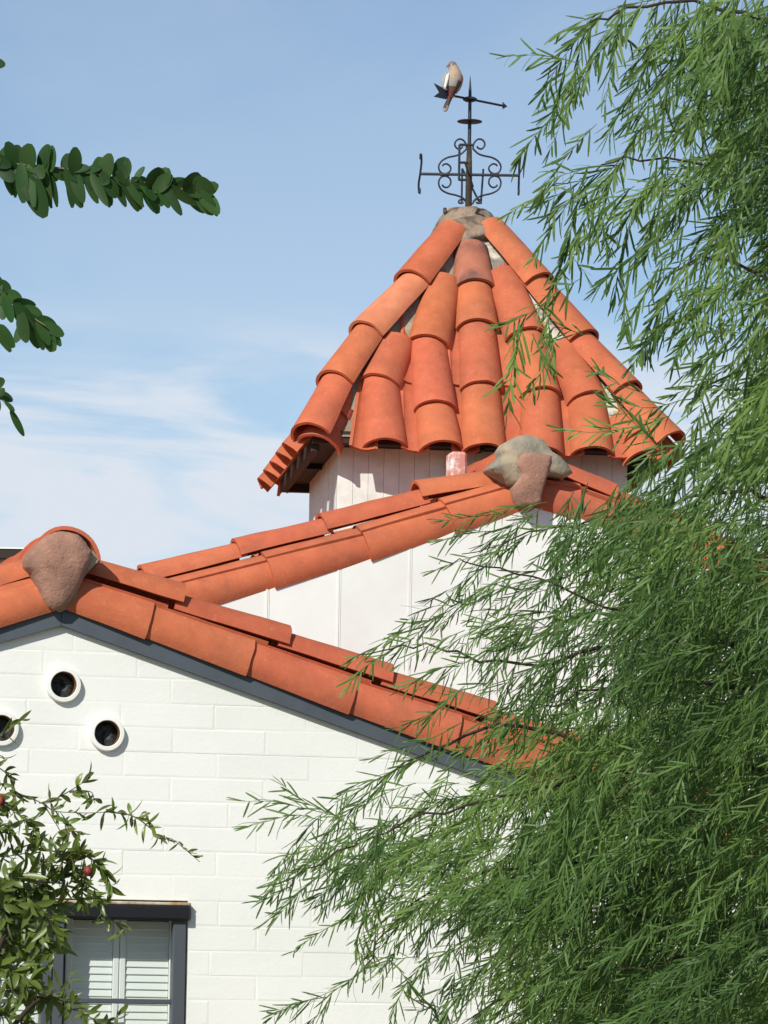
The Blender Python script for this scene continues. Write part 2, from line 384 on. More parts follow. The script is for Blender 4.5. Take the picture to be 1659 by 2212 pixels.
def block(poly, dj, name='block', into=None):
    n = len(poly); cu = sum(p[0] for p in poly) / n; cz = sum(p[1] for p in poly) / n
    g_ = .0003; ins = []
    def inset(q, e):
        su = max(abs(p[0] - cu) for p in poly); sz = max(abs(p[1] - cz) for p in poly)
        return (cu + (q[0] - cu) * max(0.05, 1 - e / max(su, .01)), cz + (q[1] - cz) * max(0.05, 1 - e / max(sz, .01)))
    o1 = [inset(q, g_) for q in poly]; o2 = [inset(q, g_ + 0.0075) for q in poly]
    jx = [random.uniform(-.0012, .0012) for _ in poly]
    v = [W(u, JT + .002, z) for u, z in o1] + [W(u, dj + .0007, z + j) for (u, z), j in zip(o1, jx)] + [W(u, dj + j * .5, z) for (u, z), j in zip(o2, jx)]
    f = [(i, (i + 1) % n, (i + 1) % n + n, i + n) for i in range(n)] + [(i + n, (i + 1) % n + n, (i + 1) % n + 2 * n, i + 2 * n) for i in range(n)] + [tuple(range(2 * n, 3 * n)), tuple(range(n))[::-1]]
    if into is not None: into.add(v, f)
    else: obj(name, v, f, 'white_paint', wallp)
def proj(p):
    d = p - EYE; z_ = d.dot(fw); return CX + FP * d.dot(rt) / z_, CY - FP * d.dot(up) / z_
nblk = 0
for k in range(-12, 32):
    z1 = zline - k * BH; z0 = z1 - BH
    if z1 < 0.02: break
    off = (k % 2) * BL * 0.5 + random.uniform(-.05, .05) + 0.10
    i = math.floor((UL - off) / BL)
    while True:
        a = off + i * BL; b = a + BL; i += 1
        if a > UR: break
        rects = []
        if z1 <= wz1 + 1e-4 and z1 > wz0 + .01:
            if a < wu0 - .02: rects.append((a, min(b, wu0)))
            if b > wu1 + .02: rects.append((max(a, wu1), b))
        else: rects = [(a, b)]
        for (ra, rb) in rects:
            ra = max(ra, UL); rb = min(rb, UR)
            if rb - ra < .02: continue
            pl_ = gable_clip([(ra, z0), (rb, z0), (rb, z1), (ra, z1)])
            if len(pl_) < 3: continue
            ar = abs(sum(pl_[q][0] * pl_[(q + 1) % len(pl_)][1] - pl_[(q + 1) % len(pl_)][0] * pl_[q][1] for q in range(len(pl_)))) / 2
            if ar < .0006: continue
            px, py = proj(W((ra + rb) / 2, 0, (z0 + z1) / 2)); dj = random.uniform(-.0009, .0007)
            if -130 < px < 1350 and py < 2260: block(pl_, dj); nblk += 1
            else: block(pl_, dj, into=stuffb)
sb = stuffb.obj('blockwork', 'white_paint', wallp); sb['kind'] = 'stuff'
# side walls and back so the wing is a closed volume
sw = MB(); zb = ZC - PITCHR * 3.3
sw.box(W(UL + .1, 3.2, zb / 2), E1 * .1, E2 * 2.95, EZ * zb / 2); sw.box(W(UR - .1, 3.2, (ZC - PITCHR * UR) / 2), E1 * .1, E2 * 2.95, EZ * (ZC - PITCHR * UR) / 2)
sw.obj('side_wall', 'white_paint', house)

# --- barge boards
for s_, ue in ((-1, UL - .15), (1, UR + .15)):
    ue = abs(ue); hgt = 0.152; off = 0.055        # upper part hides behind the tiles
    pts = [(0, ZA + off), (s_ * ue, ZA + off - PITCHR * ue), (s_ * ue, ZA + off - PITCHR * ue - hgt), (0, ZA + off - hgt)]
    v = [W(u + s_ * .001, -.030, z) for u, z in pts] + [W(u + s_ * .001, -.002, z) for u, z in pts]
    fix_normals(obj('barge_board', v, [(0, 1, 2, 3), (4, 7, 6, 5), (0, 4, 5, 1), (1, 5, 6, 2), (2, 6, 7, 3), (3, 7, 4, 0)], 'slate_paint', house))

# --- tiles along the front rake
UPT = (-E2 * math.sin(R(42)) + EZ * math.cos(R(42)))      # rake tiles roll over the edge
roof1 = group_empty('front_roof', W(0.3, 0, ZA), house)
def rake(cs, d, parent, upv, w=.232, h=.088, over=.07, mats=None, lift=.010):
    P = [hit(x, y, d) for x, y in cs]
    for i in range(len(P) - 1):
        hi_, lo_ = P[i], P[i + 1]; ax = (lo_ - hi_).normalized()
        m_ = 'terracotta' if not mats else mats[i % len(mats)]
        barrel('tile', lo_ + upv * (h * .5 + lift), hi_ - ax * over + upv * (h * .5 - .006), upv, w * 1.03, w * .90, h * 1.03, h * .88, m_, parent)
def mid(a, b): return ((a[0] + b[0]) / 2, (a[1] + b[1]) / 2)
r1 = [mid((202, 1240), (158, 1316)), mid((343, 1291), (316, 1374)), mid((561, 1371), (533, 1454)), mid((781, 1454), (756, 1537)), mid((1008, 1533), (979, 1616))]
for k in range(6): r1.append((r1[-1][0] + 222, r1[-1][1] + 81))
rake(r1, .005, roof1, UPT)
l1 = [mid((78, 1230), (104, 1318))]
for k in range(7): l1.append((l1[-1][0] - 214, l1[-1][1] + 62))
rake(l1, .005, roof1, UPT)
def pan_row(cs, d, parent, dz=.0):
    P = [hit(x, y, d) + EZ * (dz - .03) for x, y in cs]
    for i in range(len(P) - 1):
        hi_, lo_ = P[i], P[i + 1]; ax = (lo_ - hi_).normalized()
        barrel('pan_tile', lo_ + EZ * .012, hi_ - ax * .05, -EZ, .24, .22, .060, .055, 'terracotta', parent, ns=10, nl=2)
def crest_row(segs, d, parent, w=.235, h=.088, over=.06, mortar=None, mats=None):
    for i, (hi_, lo_) in enumerate(segs):
        H_, L_ = hit(*hi_, d), hit(*lo_, d); ax = (L_ - H_).normalized()
        barrel('tile', L_, H_ - ax * over, EZ, w * 1.03, w * .9, h * 1.04, h * .92, mats[i % len(mats)] if mats else 'terracotta', parent)
        if mortar:
            c = L_ - EZ * .050 - ax * .055
            v, f = bbox_mesh(c, ax * .045, E2 * .075, EZ * .026, .010)
            fix_normals(obj('mortar_bed', v, f, mortar, parent, smooth=False))
seg = [((216, 1210), (397, 1261)), ((407, 1289), (625, 1351)), ((630, 1368), (846, 1434)), ((850, 1451), (1068, 1514))]
for k in range(5): seg.append(((1072 + 221 * k, 1533 + 82 * k), (1290 + 221 * k, 1596 + 82 * k)))
pan_row([(x + 12, y - 2) for x, y in r1], .105, roof1); pan_row([(x - 5, y - 2) for x, y in l1], .105, roof1)
crest_row(seg, .19, roof1, mortar='grey_mortar')
seg = [((60, 1206), (-140, 1257)), ((-146, 1280), (-352, 1335)), ((-356, 1355), (-560, 1410)), ((-566, 1430), (-770, 1486)), ((-776, 1500), (-970, 1560))]
crest_row(seg, .19, roof1, mortar='grey_mortar')
# the rest of the tiled roof, behind the rake: rows of half-round covers as one field
def tile_field(parent, u_apex, z_apex, d0, d1, ulen, s_, pitch=PITCHR):
    mb = MB(); pit = .27; n = int((d1 - d0) / pit); ax = (E1 * s_ - EZ * pitch).normalized(); L = math.hypot(ulen, ulen * pitch)
    nx = int(L / .42); upn = ax.cross(E2).normalized(); upn = upn if upn.z > 0 else -upn
    for i in range(n):
        dc = d0 + (i + .5) * pit
        for k in range(nx):
            a = k * L / nx; b = (k + 1) * L / nx + .03; vs = []
            for q, wv in ((a, .105), (b, .122)):
                base = W(u_apex, dc, z_apex) + ax * q + upn * (.0 if q == a else .022)
                for j in range(9):
                    g_ = R(-88 + 22 * j); vs.append(base + E2 * math.sin(g_) * wv + upn * (math.cos(g_)) * .08)
            mb.add(vs, [(j, j + 1, j + 10, j + 9) for j in range(8)])
        base = [W(u_apex, dc + e, z_apex) + ax * q + upn * .004 for q in (0, L) for e in (-pit / 2, pit / 2)]
        mb.add(base, [(0, 1, 3, 2)])
    o = mb.obj('roof_tiles', 'terracotta', parent, smooth=True); o['kind'] = 'stuff'
tile_field(roof1, 0, ZA + .02, .36, 6.0, 3.7, -1); tile_field(roof1, 0, ZA + .02, .36, 6.0, 4.8, 1)

# --- ridge: barrel running back from the front, closed with a pad of brown mortar
rc = hit(141, 1213, -.03)
for k in range(13):
    zo = .0 if k % 2 == 0 else 0
    barrel('ridge_tile', rc + E2 * (k * .42 - .02) + EZ * (.146 + .006 * (k % 2)), rc + E2 * (k * .42 + .46) + EZ * .138, EZ, .296, .27, .150, .140, 'terracotta', roof1, amax=88, ns=18)
PZ = lambda pts, d, sx=.14, ox=0, oy=1128: [hit(ox + x * sx, oy + y * sx, d) for x, y in pts]
pp = [(505, 450), (590, 350), (700, 265), (830, 205), (960, 185), (1080, 195), (1190, 235), (1310, 340), (1390, 470), (1385, 580), (1335, 680), (1290, 810), (1230, 950), (1165, 1080), (1080, 1220), (960, 1350), (860, 1350), (760, 1300), (690, 1200), (650, 1100), (610, 1000), (550, 850), (500, 760), (425, 690), (410, 590), (440, 500)]
pp = [(915 + (x - 915) * 1.05, 760 + (y - 760) * (1.08 if y < 760 else 1.0)) for x, y in pp]
plug('mortar_plug', PZ(pp, -.085), 'brown_mortar', roof1, -E2, .09, .030, lump=.005, seed=3, label='brown mortar pad closing the ridge end')
pg = [(1300, 330), (1400, 430), (1480, 500), (1545, 585), (1440, 660), (1370, 760), (1290, 860), (1180, 1110), (1090, 1300), (960, 1370), (900, 1370), (1100, 1100)]
plug('mortar_plug', PZ(pg, -.050), 'grey_mortar', roof1, -E2, .08, .018, lump=.009, seed=9)

# --- round clay vents in the front wall
def bore(x, y, ri):
    c = hit(x, y, 0); v, f = tube([c - E2 * .05, c + E2 * .16], ri, 32)
    cut = obj('bore_cut', v, f, 'clay_bore'); fix_normals(cut); px0, py0 = x, y
    for o in list(wallp.children):
        pts = [proj(o.matrix_basis.translation + WLOC[wallp.name])]
        if o.name.startswith('mortar_joints') or (abs(pts[0][0] - x) < 190 and abs(pts[0][1] - y) < 75 and not o.name.startswith('blockwork')):
            fix_normals(o); md = o.modifiers.new('cut', 'BOOLEAN'); md.object = cut; md.operation = 'DIFFERENCE'; md.solver = 'EXACT'
            bpy.context.view_layer.update(); dg = bpy.context.evaluated_depsgraph_get()
            new = bpy.data.meshes.new_from_object(o.evaluated_get(dg)); o.modifiers.clear(); o.data = new
    bpy.data.objects.remove(cut)
def vent(x, y, ro, ri):
    bore(x, y, ri * 1.02)
    c = hit(x, y, 0); n = 40; v = []; f = []
    prof = [(ro * 1.05, .002, 0), (ro * 1.02, -.004, 0), (ro * 1.0, -.022, 0), (ro * .97, -.027, 0), (ri * 1.05, -.028, 0), (ri, -.025, 0), (ri * .97, -.010, 1), (ri * .95, .075, 1)]
    for r_, d_, _ in prof:
        for k in range(n):
            g_ = 2 * math.pi * k / n; rj = r_ * (1 + .02 * mnoise.noise(Vector((math.cos(g_) * 2 + x, math.sin(g_) * 2, r_ * 10))))
            v.append(c + E1 * rj * math.cos(g_) + EZ * rj * math.sin(g_) + E2 * d_)
    fm = []
    for i in range(len(prof) - 1):
        for k in range(n): f.append((i * n + k, i * n + (k + 1) % n, (i + 1) * n + (k + 1) % n, (i + 1) * n + k)); fm.append(prof[i + 1][2])
    o = obj('vent_pipe', v, f, ['white_paint', 'clay_bore'], house, smooth=True, sharp=45, fmats=fm); fix_normals(o)
    # screen
    mb = MB(); rs = ri * .93; m_ = 12
    pts = [c + E2 * (.030 + .008 * mnoise.noise(Vector((k * 1.3, x, 0)))) + E1 * rs * math.cos(2 * math.pi * k / 24) + EZ * rs * math.sin(2 * math.pi * k / 24) for k in range(24)]
    ctr = []
    vv = pts + [c + E2 * (.022 + .012 * mnoise.noise(Vector((k, y, 3)))) + (p - c - E2 * .03) * .5 for k, p in enumerate(pts)] + [c + E2 * .034]
    ff = [(k, (k + 1) % 24, 24 + (k + 1) % 24, 24 + k) for k in range(24)] + [(24 + k, 24 + (k + 1) % 24, 48) for k in range(24)]
    obj('screen', vv, ff, 'vent_screen', o)
for (x, y) in ((136, 1480), (230, 1585), (2, 1574)): vent(x, y, 0.0725, 0.0535)

# --- window with shutters behind it
win = group_empty('window', W((wu0 + wu1) / 2, 0, (wz0 + wz1) / 2), house)
def fbox(name, x0, x1, y0, y1, d0, d1, m, parent, bev=.004, ref=2050, zz=None):
    ua, ub = uz(x0, ref, d0)[0], uz(x1, ref, d0)[0]
    za, zb_ = zz if zz else (uz((x0 + x1) / 2, y1, d0)[1], uz((x0 + x1) / 2, y0, d0)[1])
    c = W((ua + ub) / 2, (d0 + d1) / 2, (za + zb_) / 2)
    v, f = bbox_mesh(c, E1 * (ub - ua) / 2, E2 * (d1 - d0) / 2, EZ * (zb_ - za) / 2, bev); return fix_normals(obj(name, v, f, m, parent))
fbox('lintel', -130, 412, 1950, 1984, -.040, .05, 'lintel_paint', win, .010)
fbox('drip_cap', -130, 411, 1944, 1951.5, -.036, .05, 'lintel_worn', win, .004)
zt = uz(250, 1984, 0)[1]; zlow = wz0 + .03
fbox('frame_post', 374, 402, 0, 0, -.014, .045, 'window_paint', win, .004, zz=(zlow, zt - .001))
fbox('mullion', 91, 114, 0, 0, -.014, .05, 'window_paint', win, .004, zz=(zlow, zt - .001))
fbox('mullion', 115, 139, 0, 0, -.008, .05, 'window_paint', win, .004, zz=(zlow, zt - .001))
fbox('frame_post', -130, -100, 0, 0, -.014, .045, 'window_paint', win, .004, zz=(zlow, zt - .001))
fbox('sash_bar', 139.5, 373.5, 2157, 2168, .004, .035, 'window_paint', win, .003)
fbox('sash_bar', -99, 90.5, 2157, 2168, .004, .035, 'window_paint', win, .003)
fbox('sill', -140, 416, 0, 0, -.05, .05, 'white_paint', win, .006, zz=(wz0 - .0, wz0 + .03))
fbox('pane', 139.5, 373.5, 0, 0, .020, .024, 'window_glass', win, .0005, zz=(zlow, zt - .001))
fbox('pane', -99, 90.5, 0, 0, .020, .024, 'window_glass', win, .0005, zz=(zlow, zt - .001))
# reveal and dark room box behind
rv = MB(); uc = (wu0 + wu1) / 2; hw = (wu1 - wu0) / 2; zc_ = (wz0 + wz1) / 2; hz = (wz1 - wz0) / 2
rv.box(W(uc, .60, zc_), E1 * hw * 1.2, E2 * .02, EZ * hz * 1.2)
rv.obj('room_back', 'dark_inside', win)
def shutter(xa, xb, parent):
    SD = .135
    ua, ub = uz(xa, 2050, SD)[0], uz(xb, 2050, SD)[0]; sh = group_empty('shutter', W((ua + ub) / 2, SD, zc_), parent)
    z0, z1 = zlow - .02, zt + .03; st = .026
    for a, b in ((ua, ua + st), (ub - st, ub)):
        v, f = bbox_mesh(W((a + b) / 2, SD + .012, (z0 + z1) / 2), E1 * (b - a) / 2 * .99, E2 * .014, EZ * (z1 - z0) / 2, .003); fix_normals(obj('stile', v, f, 'shutter_paint', sh))
    zz = uz(200, 2062, SD)[1] + .031 * 6; me = None
    sv, sf = bbox_mesh(Vector((0, 0, 0)), E1 * (ub - ua - 2 * st) / 2 * .985, (E2 * math.sin(R(14)) + EZ * math.cos(R(14))) * .0185, (E2 * math.cos(R(14)) - EZ * math.sin(R(14))) * .0035, .0015)
    # slats tilt: lower edge towards the glass
    first = None
    while zz > z0 + .03:
        loc = W((ua + ub) / 2, SD + .012, zz)
        if zz < z1 - .03:
            if first is None:
                first = fix_normals(obj('slat', [loc + q for q in sv], sf, 'shutter_paint', sh))
            else:
                o = first.copy(); C.objects.link(o); o.location = loc - WLOC[sh.name]; o.rotation_euler = (R(random.uniform(-1, 1)), 0, 0)
        zz -= .0310
# shutters belong to the house; slats are their pieces
for xa, xb in ((143, 258), (259, 379), (-10, 92), (-112, -11)): shutter(xa, xb, house)

# --- rear gable
D2 = 2.25
rear_a = hit(1141, 1075, D2)
UA2 = (rear_a - GO0).dot(E1); ZA2 = rear_a.z
rw = group_empty('rear_wall', W(UA2, D2, 3.0), house)
PW = .322
us = [uz(x, 1250, D2)[0] for x in (583, 737)]; bw = us[1] - us[0]
for i in range(-6, 13):
    a = us[0] + i * bw; b = a + bw
    if a < UA2 - 4.0 or b > UA2 + 4.0: continue
    pl_ = clip(clip([(a + .0009, 0.0), (b - .0009, 0.0), (b - .0009, 6), (a + .0009, 6)], PITCHR, 1, ZA2 + PITCHR * UA2), -PITCHR, 1, ZA2 - PITCHR * UA2)
    n = len(pl_); dj = random.uniform(-.001, .001)
    if n < 3: continue
    v = [W(u, D2 + dj, z) for u, z in pl_] + [W(u, D2 + .02, z) for u, z in pl_]
    fix_normals(obj('board', v, [tuple(range(n)), tuple(range(2 * n - 1, n - 1, -1))] + [(q, q + n, (q + 1) % n + n, (q + 1) % n) for q in range(n)], 'white_board', rw))
    # narrow cover strip left of each joint
    ztop = ZA2 - PITCHR * abs(a - .012 - UA2) - .02
    mb = MB(); mb.box(W(a - .014, D2 - .0012, ztop / 2), E1 * .0045, E2 * .0008, EZ * ztop / 2); mb.obj('batten', 'white_board', rw)
bk = MB(); pl_ = clip(clip([(UA2 - 4, 0), (UA2 + 4, 0), (UA2 + 4, 6), (UA2 - 4, 6)], PITCHR, 1, ZA2 + PITCHR * UA2 - .01), -PITCHR, 1, ZA2 - PITCHR * UA2 - .01); n = len(pl_)
bk.add([W(u, D2 + .026, z) for u, z in pl_] + [W(u, D2 + .2, z) for u, z in pl_], [tuple(range(n)), tuple(range(2 * n - 1, n - 1, -1))] + [(q, q + n, (q + 1) % n + n, (q + 1) % n) for q in range(n)])
fix_normals(bk.obj('backing', 'white_board', rw))
roof2 = group_empty('rear_roof', W(UA2, D2, ZA2), house)
# left slope of the rear gable: joints read in the photo (from the ridge down)
l2 = [mid((1100, 1035), (1125, 1085)), mid((945, 1069), (968, 1152)), mid((764, 1128), (788, 1210)), mid((557, 1186), (584, 1267)), mid((350, 1247), (372, 1325))]
for k in range(5): l2.append((l2[-1][0] - 205, l2[-1][1] + 60))
rake(l2, D2 + .055, roof2, UPT, w=.245, h=.095, lift=.014)
seg = [((1072, 1013), (893, 1038)), ((884, 1062), (686, 1109)), ((676, 1124), (501, 1163)), ((492, 1176), (299, 1220)), ((290, 1236), (90, 1290)), ((85, 1300), (-110, 1350))]
crest_row(seg, D2 + .20, roof2, w=.245, mortar=None)
seg = [((1228, 1004), (1330, 1045)), ((1330, 1058), (1520, 1132)), ((1524, 1146), (1715, 1222)), ((1720, 1236), (1910, 1312)), ((1915, 1325), (2110, 1400))]
crest_row(seg, D2 + .20, roof2, w=.245)
r2 = [mid((1165, 1020), (1150, 1085)), mid((1262, 1040), (1240, 1112)), mid((1462, 1114), (1440, 1190)), mid((1660, 1190), (1640, 1268))]
for k in range(3): r2.append((r2[-1][0] + 200, r2[-1][1] + 76))
rake(r2, D2 + .055, roof2, UPT, w=.245, h=.095)
pan_row(l2, D2 + .12, roof2); pan_row(r2, D2 + .12, roof2)
tile_field(roof2, UA2, ZA2 + .02, D2 + .38, 7.5, 4.0, -1); tile_field(roof2, UA2, ZA2 + .02, D2 + .38, 7.5, 4.0, 1)
rc2 = hit(1141, 1006, D2)
for k in range(12):
    barrel('ridge_tile', rc2 + E2 * (k * .42 + .0) + EZ * .128, rc2 + E2 * (k * .42 + .46) + EZ * .120, EZ, .27, .25, .135, .125, 'terracotta', roof2, amax=86, ns=16)
PM = lambda pts, d: [hit(829.5 + x * .32, 896 + y * .32, d) for x, y in pts]
cem = [(724, 352), (770, 310), (818, 272), (808, 225), (840, 178), (900, 144), (965, 134), (1040, 150), (1100, 190), (1135, 245), (1190, 285), (1245, 335), (1278, 392), (1228, 424), (1110, 405), (1080, 450), (960, 470), (862, 474), (800, 415), (755, 385)]
plug('mortar_plug', PM(cem, D2 - .060), 'grey_mortar', roof2, -E2, .18, .038, lump=.006, seed=5, label='rounded tan grey cement pad capping the ridge end')
ter = [(890, 330), (930, 265), (1000, 242), (1075, 262), (1130, 275), (1132, 320), (1112, 385), (1092, 440), (1074, 520), (1060, 600), (1000, 615), (920, 612), (890, 560), (880, 480), (935, 400)]
plug('mortar_plug', PM(ter, D2 - .094), 'brown_mortar', roof2, -E2, .10, .014, lump=.004, seed=8, label='brown mortar patch on the cement pad')
v, f = bbox_mesh(hit(986, 1010, D2 + .55), E1 * .042, E2 * .06, EZ * .074, .014)
fix_normals(obj('brick_stub', v, f, 'pink_brick', house, label='small pink brick stub behind the roof tiles'))

# ================================================================== TOWER
YT = 22.5; TT = R(6.5)
F1 = Vector((math.cos(TT), math.sin(TT), 0)); F2 = Vector((-math.sin(TT), math.cos(TT), 0))
SE, SW = .95, .768
ctr = on_y(1002, 1010, YT)
ZE = on_plane(655, 962, Vector((0, YT - 1.11 * SE, 0)), Vector((0, 1, 0))).z
TC = Vector((ctr.x, YT, 0)); ZTOP = on_y(1010, 452, YT).z; ZAP = ZTOP + .10
def T(a, b, z): return TC + F1 * a + F2 * b + EZ * z
tower = thing('tower', T(0, 0, 0), 'square white tower with a steep pyramid roof of orange barrel tiles', 'tower')
# walls: vertical boards, one by one
def wall_boards(n, o_, dirv, nrm, skip=None):
    grp = group_empty('tower_wall', o_ + EZ * ZE * .5, tower)
    bw_ = 2 * SW / n
    for i in range(n):
        a = -SW + i * bw_
        if skip and skip(i): z_hi = ZE - .42
        else: z_hi = ZE + .03
        c = o_ + dirv * (a + bw_ / 2) + EZ * z_hi / 2
        j = random.uniform(-.0012, .0012)
        v, f = bbox_mesh(c + nrm * j, dirv * (bw_ / 2 - .0005), nrm * .012, EZ * z_hi / 2, .002)
        fix_normals(obj('board', v, f, 'tower_paint', grp))
wall_boards(19, T(0, -SW + .012, 0), F1, -F2, skip=lambda i: 11 <= i <= 13)
wall_boards(19, T(-SW + .012, 0, 0), F2, -F1)
mb = MB(); mb.box(T(0, 0, ZE * .5 - .15), F1 * (SW - .03), F2 * (SW - .03), EZ * (ZE * .5 - .15)); mb.obj('wall_core', 'tower_paint', tower)
mb = MB(); mb.box(T(SW - .012, 0, ZE * .5), F1 * .012, F2 * (SW - .026), EZ * ZE * .5); mb.box(T(0, SW - .012, ZE * .5), F1 * (SW - .026), F2 * .012, EZ * ZE * .5); mb.obj('rear_wall', 'tower_paint', tower)
# soffit and fascias
mb = MB(); mb.box(T(0, 0, ZE + .030), F1 * (SE - .06), F2 * (SE - .06), EZ * .010); mb.obj('soffit', 'black_timber', tower)
for (a, b, e1, e2) in ((0, -SE + .05, SE - .03, .022), (0, SE - .05, SE - .03, .022), (-SE + .05, 0, .022, SE - .075), (SE - .05, 0, .022, SE - .075)):
    v, f = bbox_mesh(T(a, b, ZE + (.052 if b < -.5 else .012)), F1 * e1, F2 * e2, EZ * .034, .004); fix_normals(obj('fascia_board', v, f, 'dark_timber', tower))
for k in (1,):
    b = -SE + .55 + k * .36
    v, f = bbox_mesh(T(-(SE + SW) / 2 + .01, b, ZE + .012), F1 * .07, F2 * .025, EZ * .022, .003); fix_normals(obj('rafter_end', v, f, 'black_timber', tower))
    v, f = bbox_mesh(T(b, -(SE + SW) / 2 + .01, ZE + .030), F1 * .025, F2 * .07, EZ * .022, .003); fix_normals(obj('rafter_end', v, f, 'black_timber', tower))
# roof deck under the tiles
SD_ = SE - .02
dk = [T(-SD_, -SD_, ZE + .055), T(SD_, -SD_, ZE + .055), T(SD_, SD_, ZE + .055), T(-SD_, SD_, ZE + .055), T(0, 0, ZAP - .12)]
obj('roof_deck', dk, [(0, 1, 4), (1, 2, 4), (2, 3, 4), (3, 0, 4), (3, 2, 1, 0)], 'cap_mortar', tower)
troof = group_empty('tower_roof', T(0, 0, ZE), tower)
APX = T(0, 0, ZAP)
nF = (T(SE, -SE, ZE) - T(-SE, -SE, ZE)).cross(APX - T(-SE, -SE, ZE)).normalized()
if nF.y > 0: nF = -nF
def fh(x, y, off): return on_plane(x, y, T(-SE, -SE, ZE) + nF * off, nF)
cols = [  # crest points from the eave up: (lip, lip, ..., top)
 [(692, 946), (722, 882), (752, 838)],
 [(835, 950), (826, 813), (862, 715)],
 [(957, 955), (944, 868), (930, 727), (962, 585)],
 [(1050, 962), (1044, 826), (1035, 692), (1029, 605), (1019, 513)],
 [(1174, 968), (1171, 838), (1139, 710), (1088, 570)],
 [(1284, 968), (1272, 848), (1222, 728)],
 [(1396, 976), (1378, 935), (1338, 885)]]
hipoff = .105
for ci, col in enumerate(cols):
    P = [fh(x, y, (.035, .095, .105, .105, .105, .095, .06)[ci]) for x, y in col]
    for i in range(len(P) - 1):
        lo_, hi_ = P[i], P[i + 1]; ax = (hi_ - lo_).normalized(); wv = .232 if i == 0 else .222
        m_ = 'terracotta'
        if ci == 3 and i == 3: m_ = 'terracotta_stained'
        top_ext = .07 if i < len(P) - 2 else .0
        barrel('tile', lo_ + nF * .020, hi_ + ax * top_ext - nF * .012, nF, wv + .014, wv - .026, .092, .078, m_, troof)
# pans between the covers
pans = [((783, 976), (800, 850)), ((895, 979), (893, 690)), ((1004, 982), (984, 560)), ((1112, 986), (1062, 555)), ((1230, 990), (1196, 700)), ((1341, 994), (1302, 845)), ((1428, 997), (1410, 960))]
for a_, b_ in pans:
    A_, B_ = fh(a_[0], a_[1], .012), fh(b_[0], b_[1], .004); L = (B_ - A_).length; n = max(1, round(L / .42))
    for i in range(n):
        lo_, hi_ = A_.lerp(B_, i / n), A_.lerp(B_, (i + 1) / n); ax = (hi_ - lo_).normalized()
        barrel('pan_tile', lo_ + nF * .004, hi_ + ax * .05 - nF * .012, -nF, .150, .145, .034, .034, 'terracotta', troof, crest=True, ns=10, nl=2)
# the other three faces
def face(A_, B_, n, skiplow=False):
    nn = (B_ - A_).cross(APX - A_).normalized(); m_ = (A_ + B_) / 2
    if nn.dot(m_ - T(0, 0, m_.z)) < 0: nn = -nn
    e = (B_ - A_).normalized(); L = (B_ - A_).length; sl_ = (APX - m_); H = sl_.length; sl_.normalize()
    for i in range(n):
        u = (i + .5) / n; fr = 1 - abs(u - .5) * 2; hgt = H * min(fr, .80) - .06
        if hgt < .12: hgt = .12
        base = A_ + e * L * u; k = max(1, round(hgt / .42))
        for j in range(k):
            lo_ = base + sl_ * (hgt * j / k - (.03 if j == 0 else 0)); hi_ = base + sl_ * (hgt * (j + 1) / k)
            barrel('tile', lo_ + nn * (.115 - .045 * min(1, j)), hi_ + sl_ * (.07 if j < k - 1 else 0) + nn * .055, nn, .255 if n == 5 else .235, .22, .092, .078, 'terracotta', troof, nl=2, ns=10)
    for i in range(n + 1):
        u = i / n; fr = 1 - abs(u - .5) * 2
        if fr <= .05 or n == 5: continue
        base = A_ + e * L * u
        barrel('pan_tile', base + nn * .02 + sl_ * (.06 if n == 5 else 0), base + sl_ * max(.1, H * min(fr, .8) - .12) + nn * .01, -nn, .20, .19, .055, .05, 'terracotta', troof, nl=2, ns=8)
cFL, cFR, cBR, cBL = T(-SE, -SE, ZE), T(SE, -SE, ZE), T(SE, SE, ZE), T(-SE, SE, ZE)
face(cBL, cFL, 5); face(cFR, cBR, 7); face(cBR, cBL, 7)
# hips: points read in the photo, depth following the ridge line of the pyramid
def hip(pts, corner, mats_=None, w=.238, mm='pale_mortar'):
    P = []
    for x, y in pts:
        Y = YT
        for _ in range(4):
            p = on_y(x, y, Y); fr = min(max((ZAP - p.z) / (ZAP - ZE), 0), 1.1); Y = YT + (corner.y - YT) * fr - .05
        P.append(p)
    c2 = (corner - T(0, 0, ZE)).normalized(); upn = (c2 * .62 + EZ * .60).normalized()
    for i in range(len(P) - 1):
        hi_, lo_ = P[i], P[i + 1]; ax = (lo_ - hi_).normalized(); m_ = mats_[i] if mats_ else 'terracotta'
        barrel('hip_tile', lo_ + upn * .080, hi_ - ax * (.06 if i else .03) + upn * .046, upn, w + .012, w - .036, .098, .084, m_, troof, ns=18)
    # mortar bedding under the hip
    mb = MB(); ns_ = 26; Q = spline(P, 8); prev = []; vs = []; Q = Q[:-6]; m = len(Q)
    sd = (Q[-1] - Q[0]).normalized().cross(upn).normalized()
    for i, p in enumerate(Q):
        for k in range(7):
            s_ = (k - 3) / 3; off = mnoise.noise(p * 9 + Vector((k * 3.1, 0, 0))) * .016
            vs.append(p + sd * s_ * .150 - upn * (.016 + abs(s_) * .118 + .02 * max(0, i / m - .6)) + upn * off)
    fs = [(i * 7 + k, i * 7 + k + 1, (i + 1) * 7 + k + 1, (i + 1) * 7 + k) for i in range(m - 1) for k in range(6)]
    obj('hip_mortar', vs, fs, mm, troof, smooth=True)
    return P
hip([(968, 497), (888, 607), (790, 717), (721, 824), (668, 938)], cFL, ['terracotta', 'terracotta_dusty', 'terracotta', 'terracotta'], mm='grey_mortar')
hip([(1070, 490), (1166, 612), (1262, 735), (1356, 845), (1450, 955)], cFR)
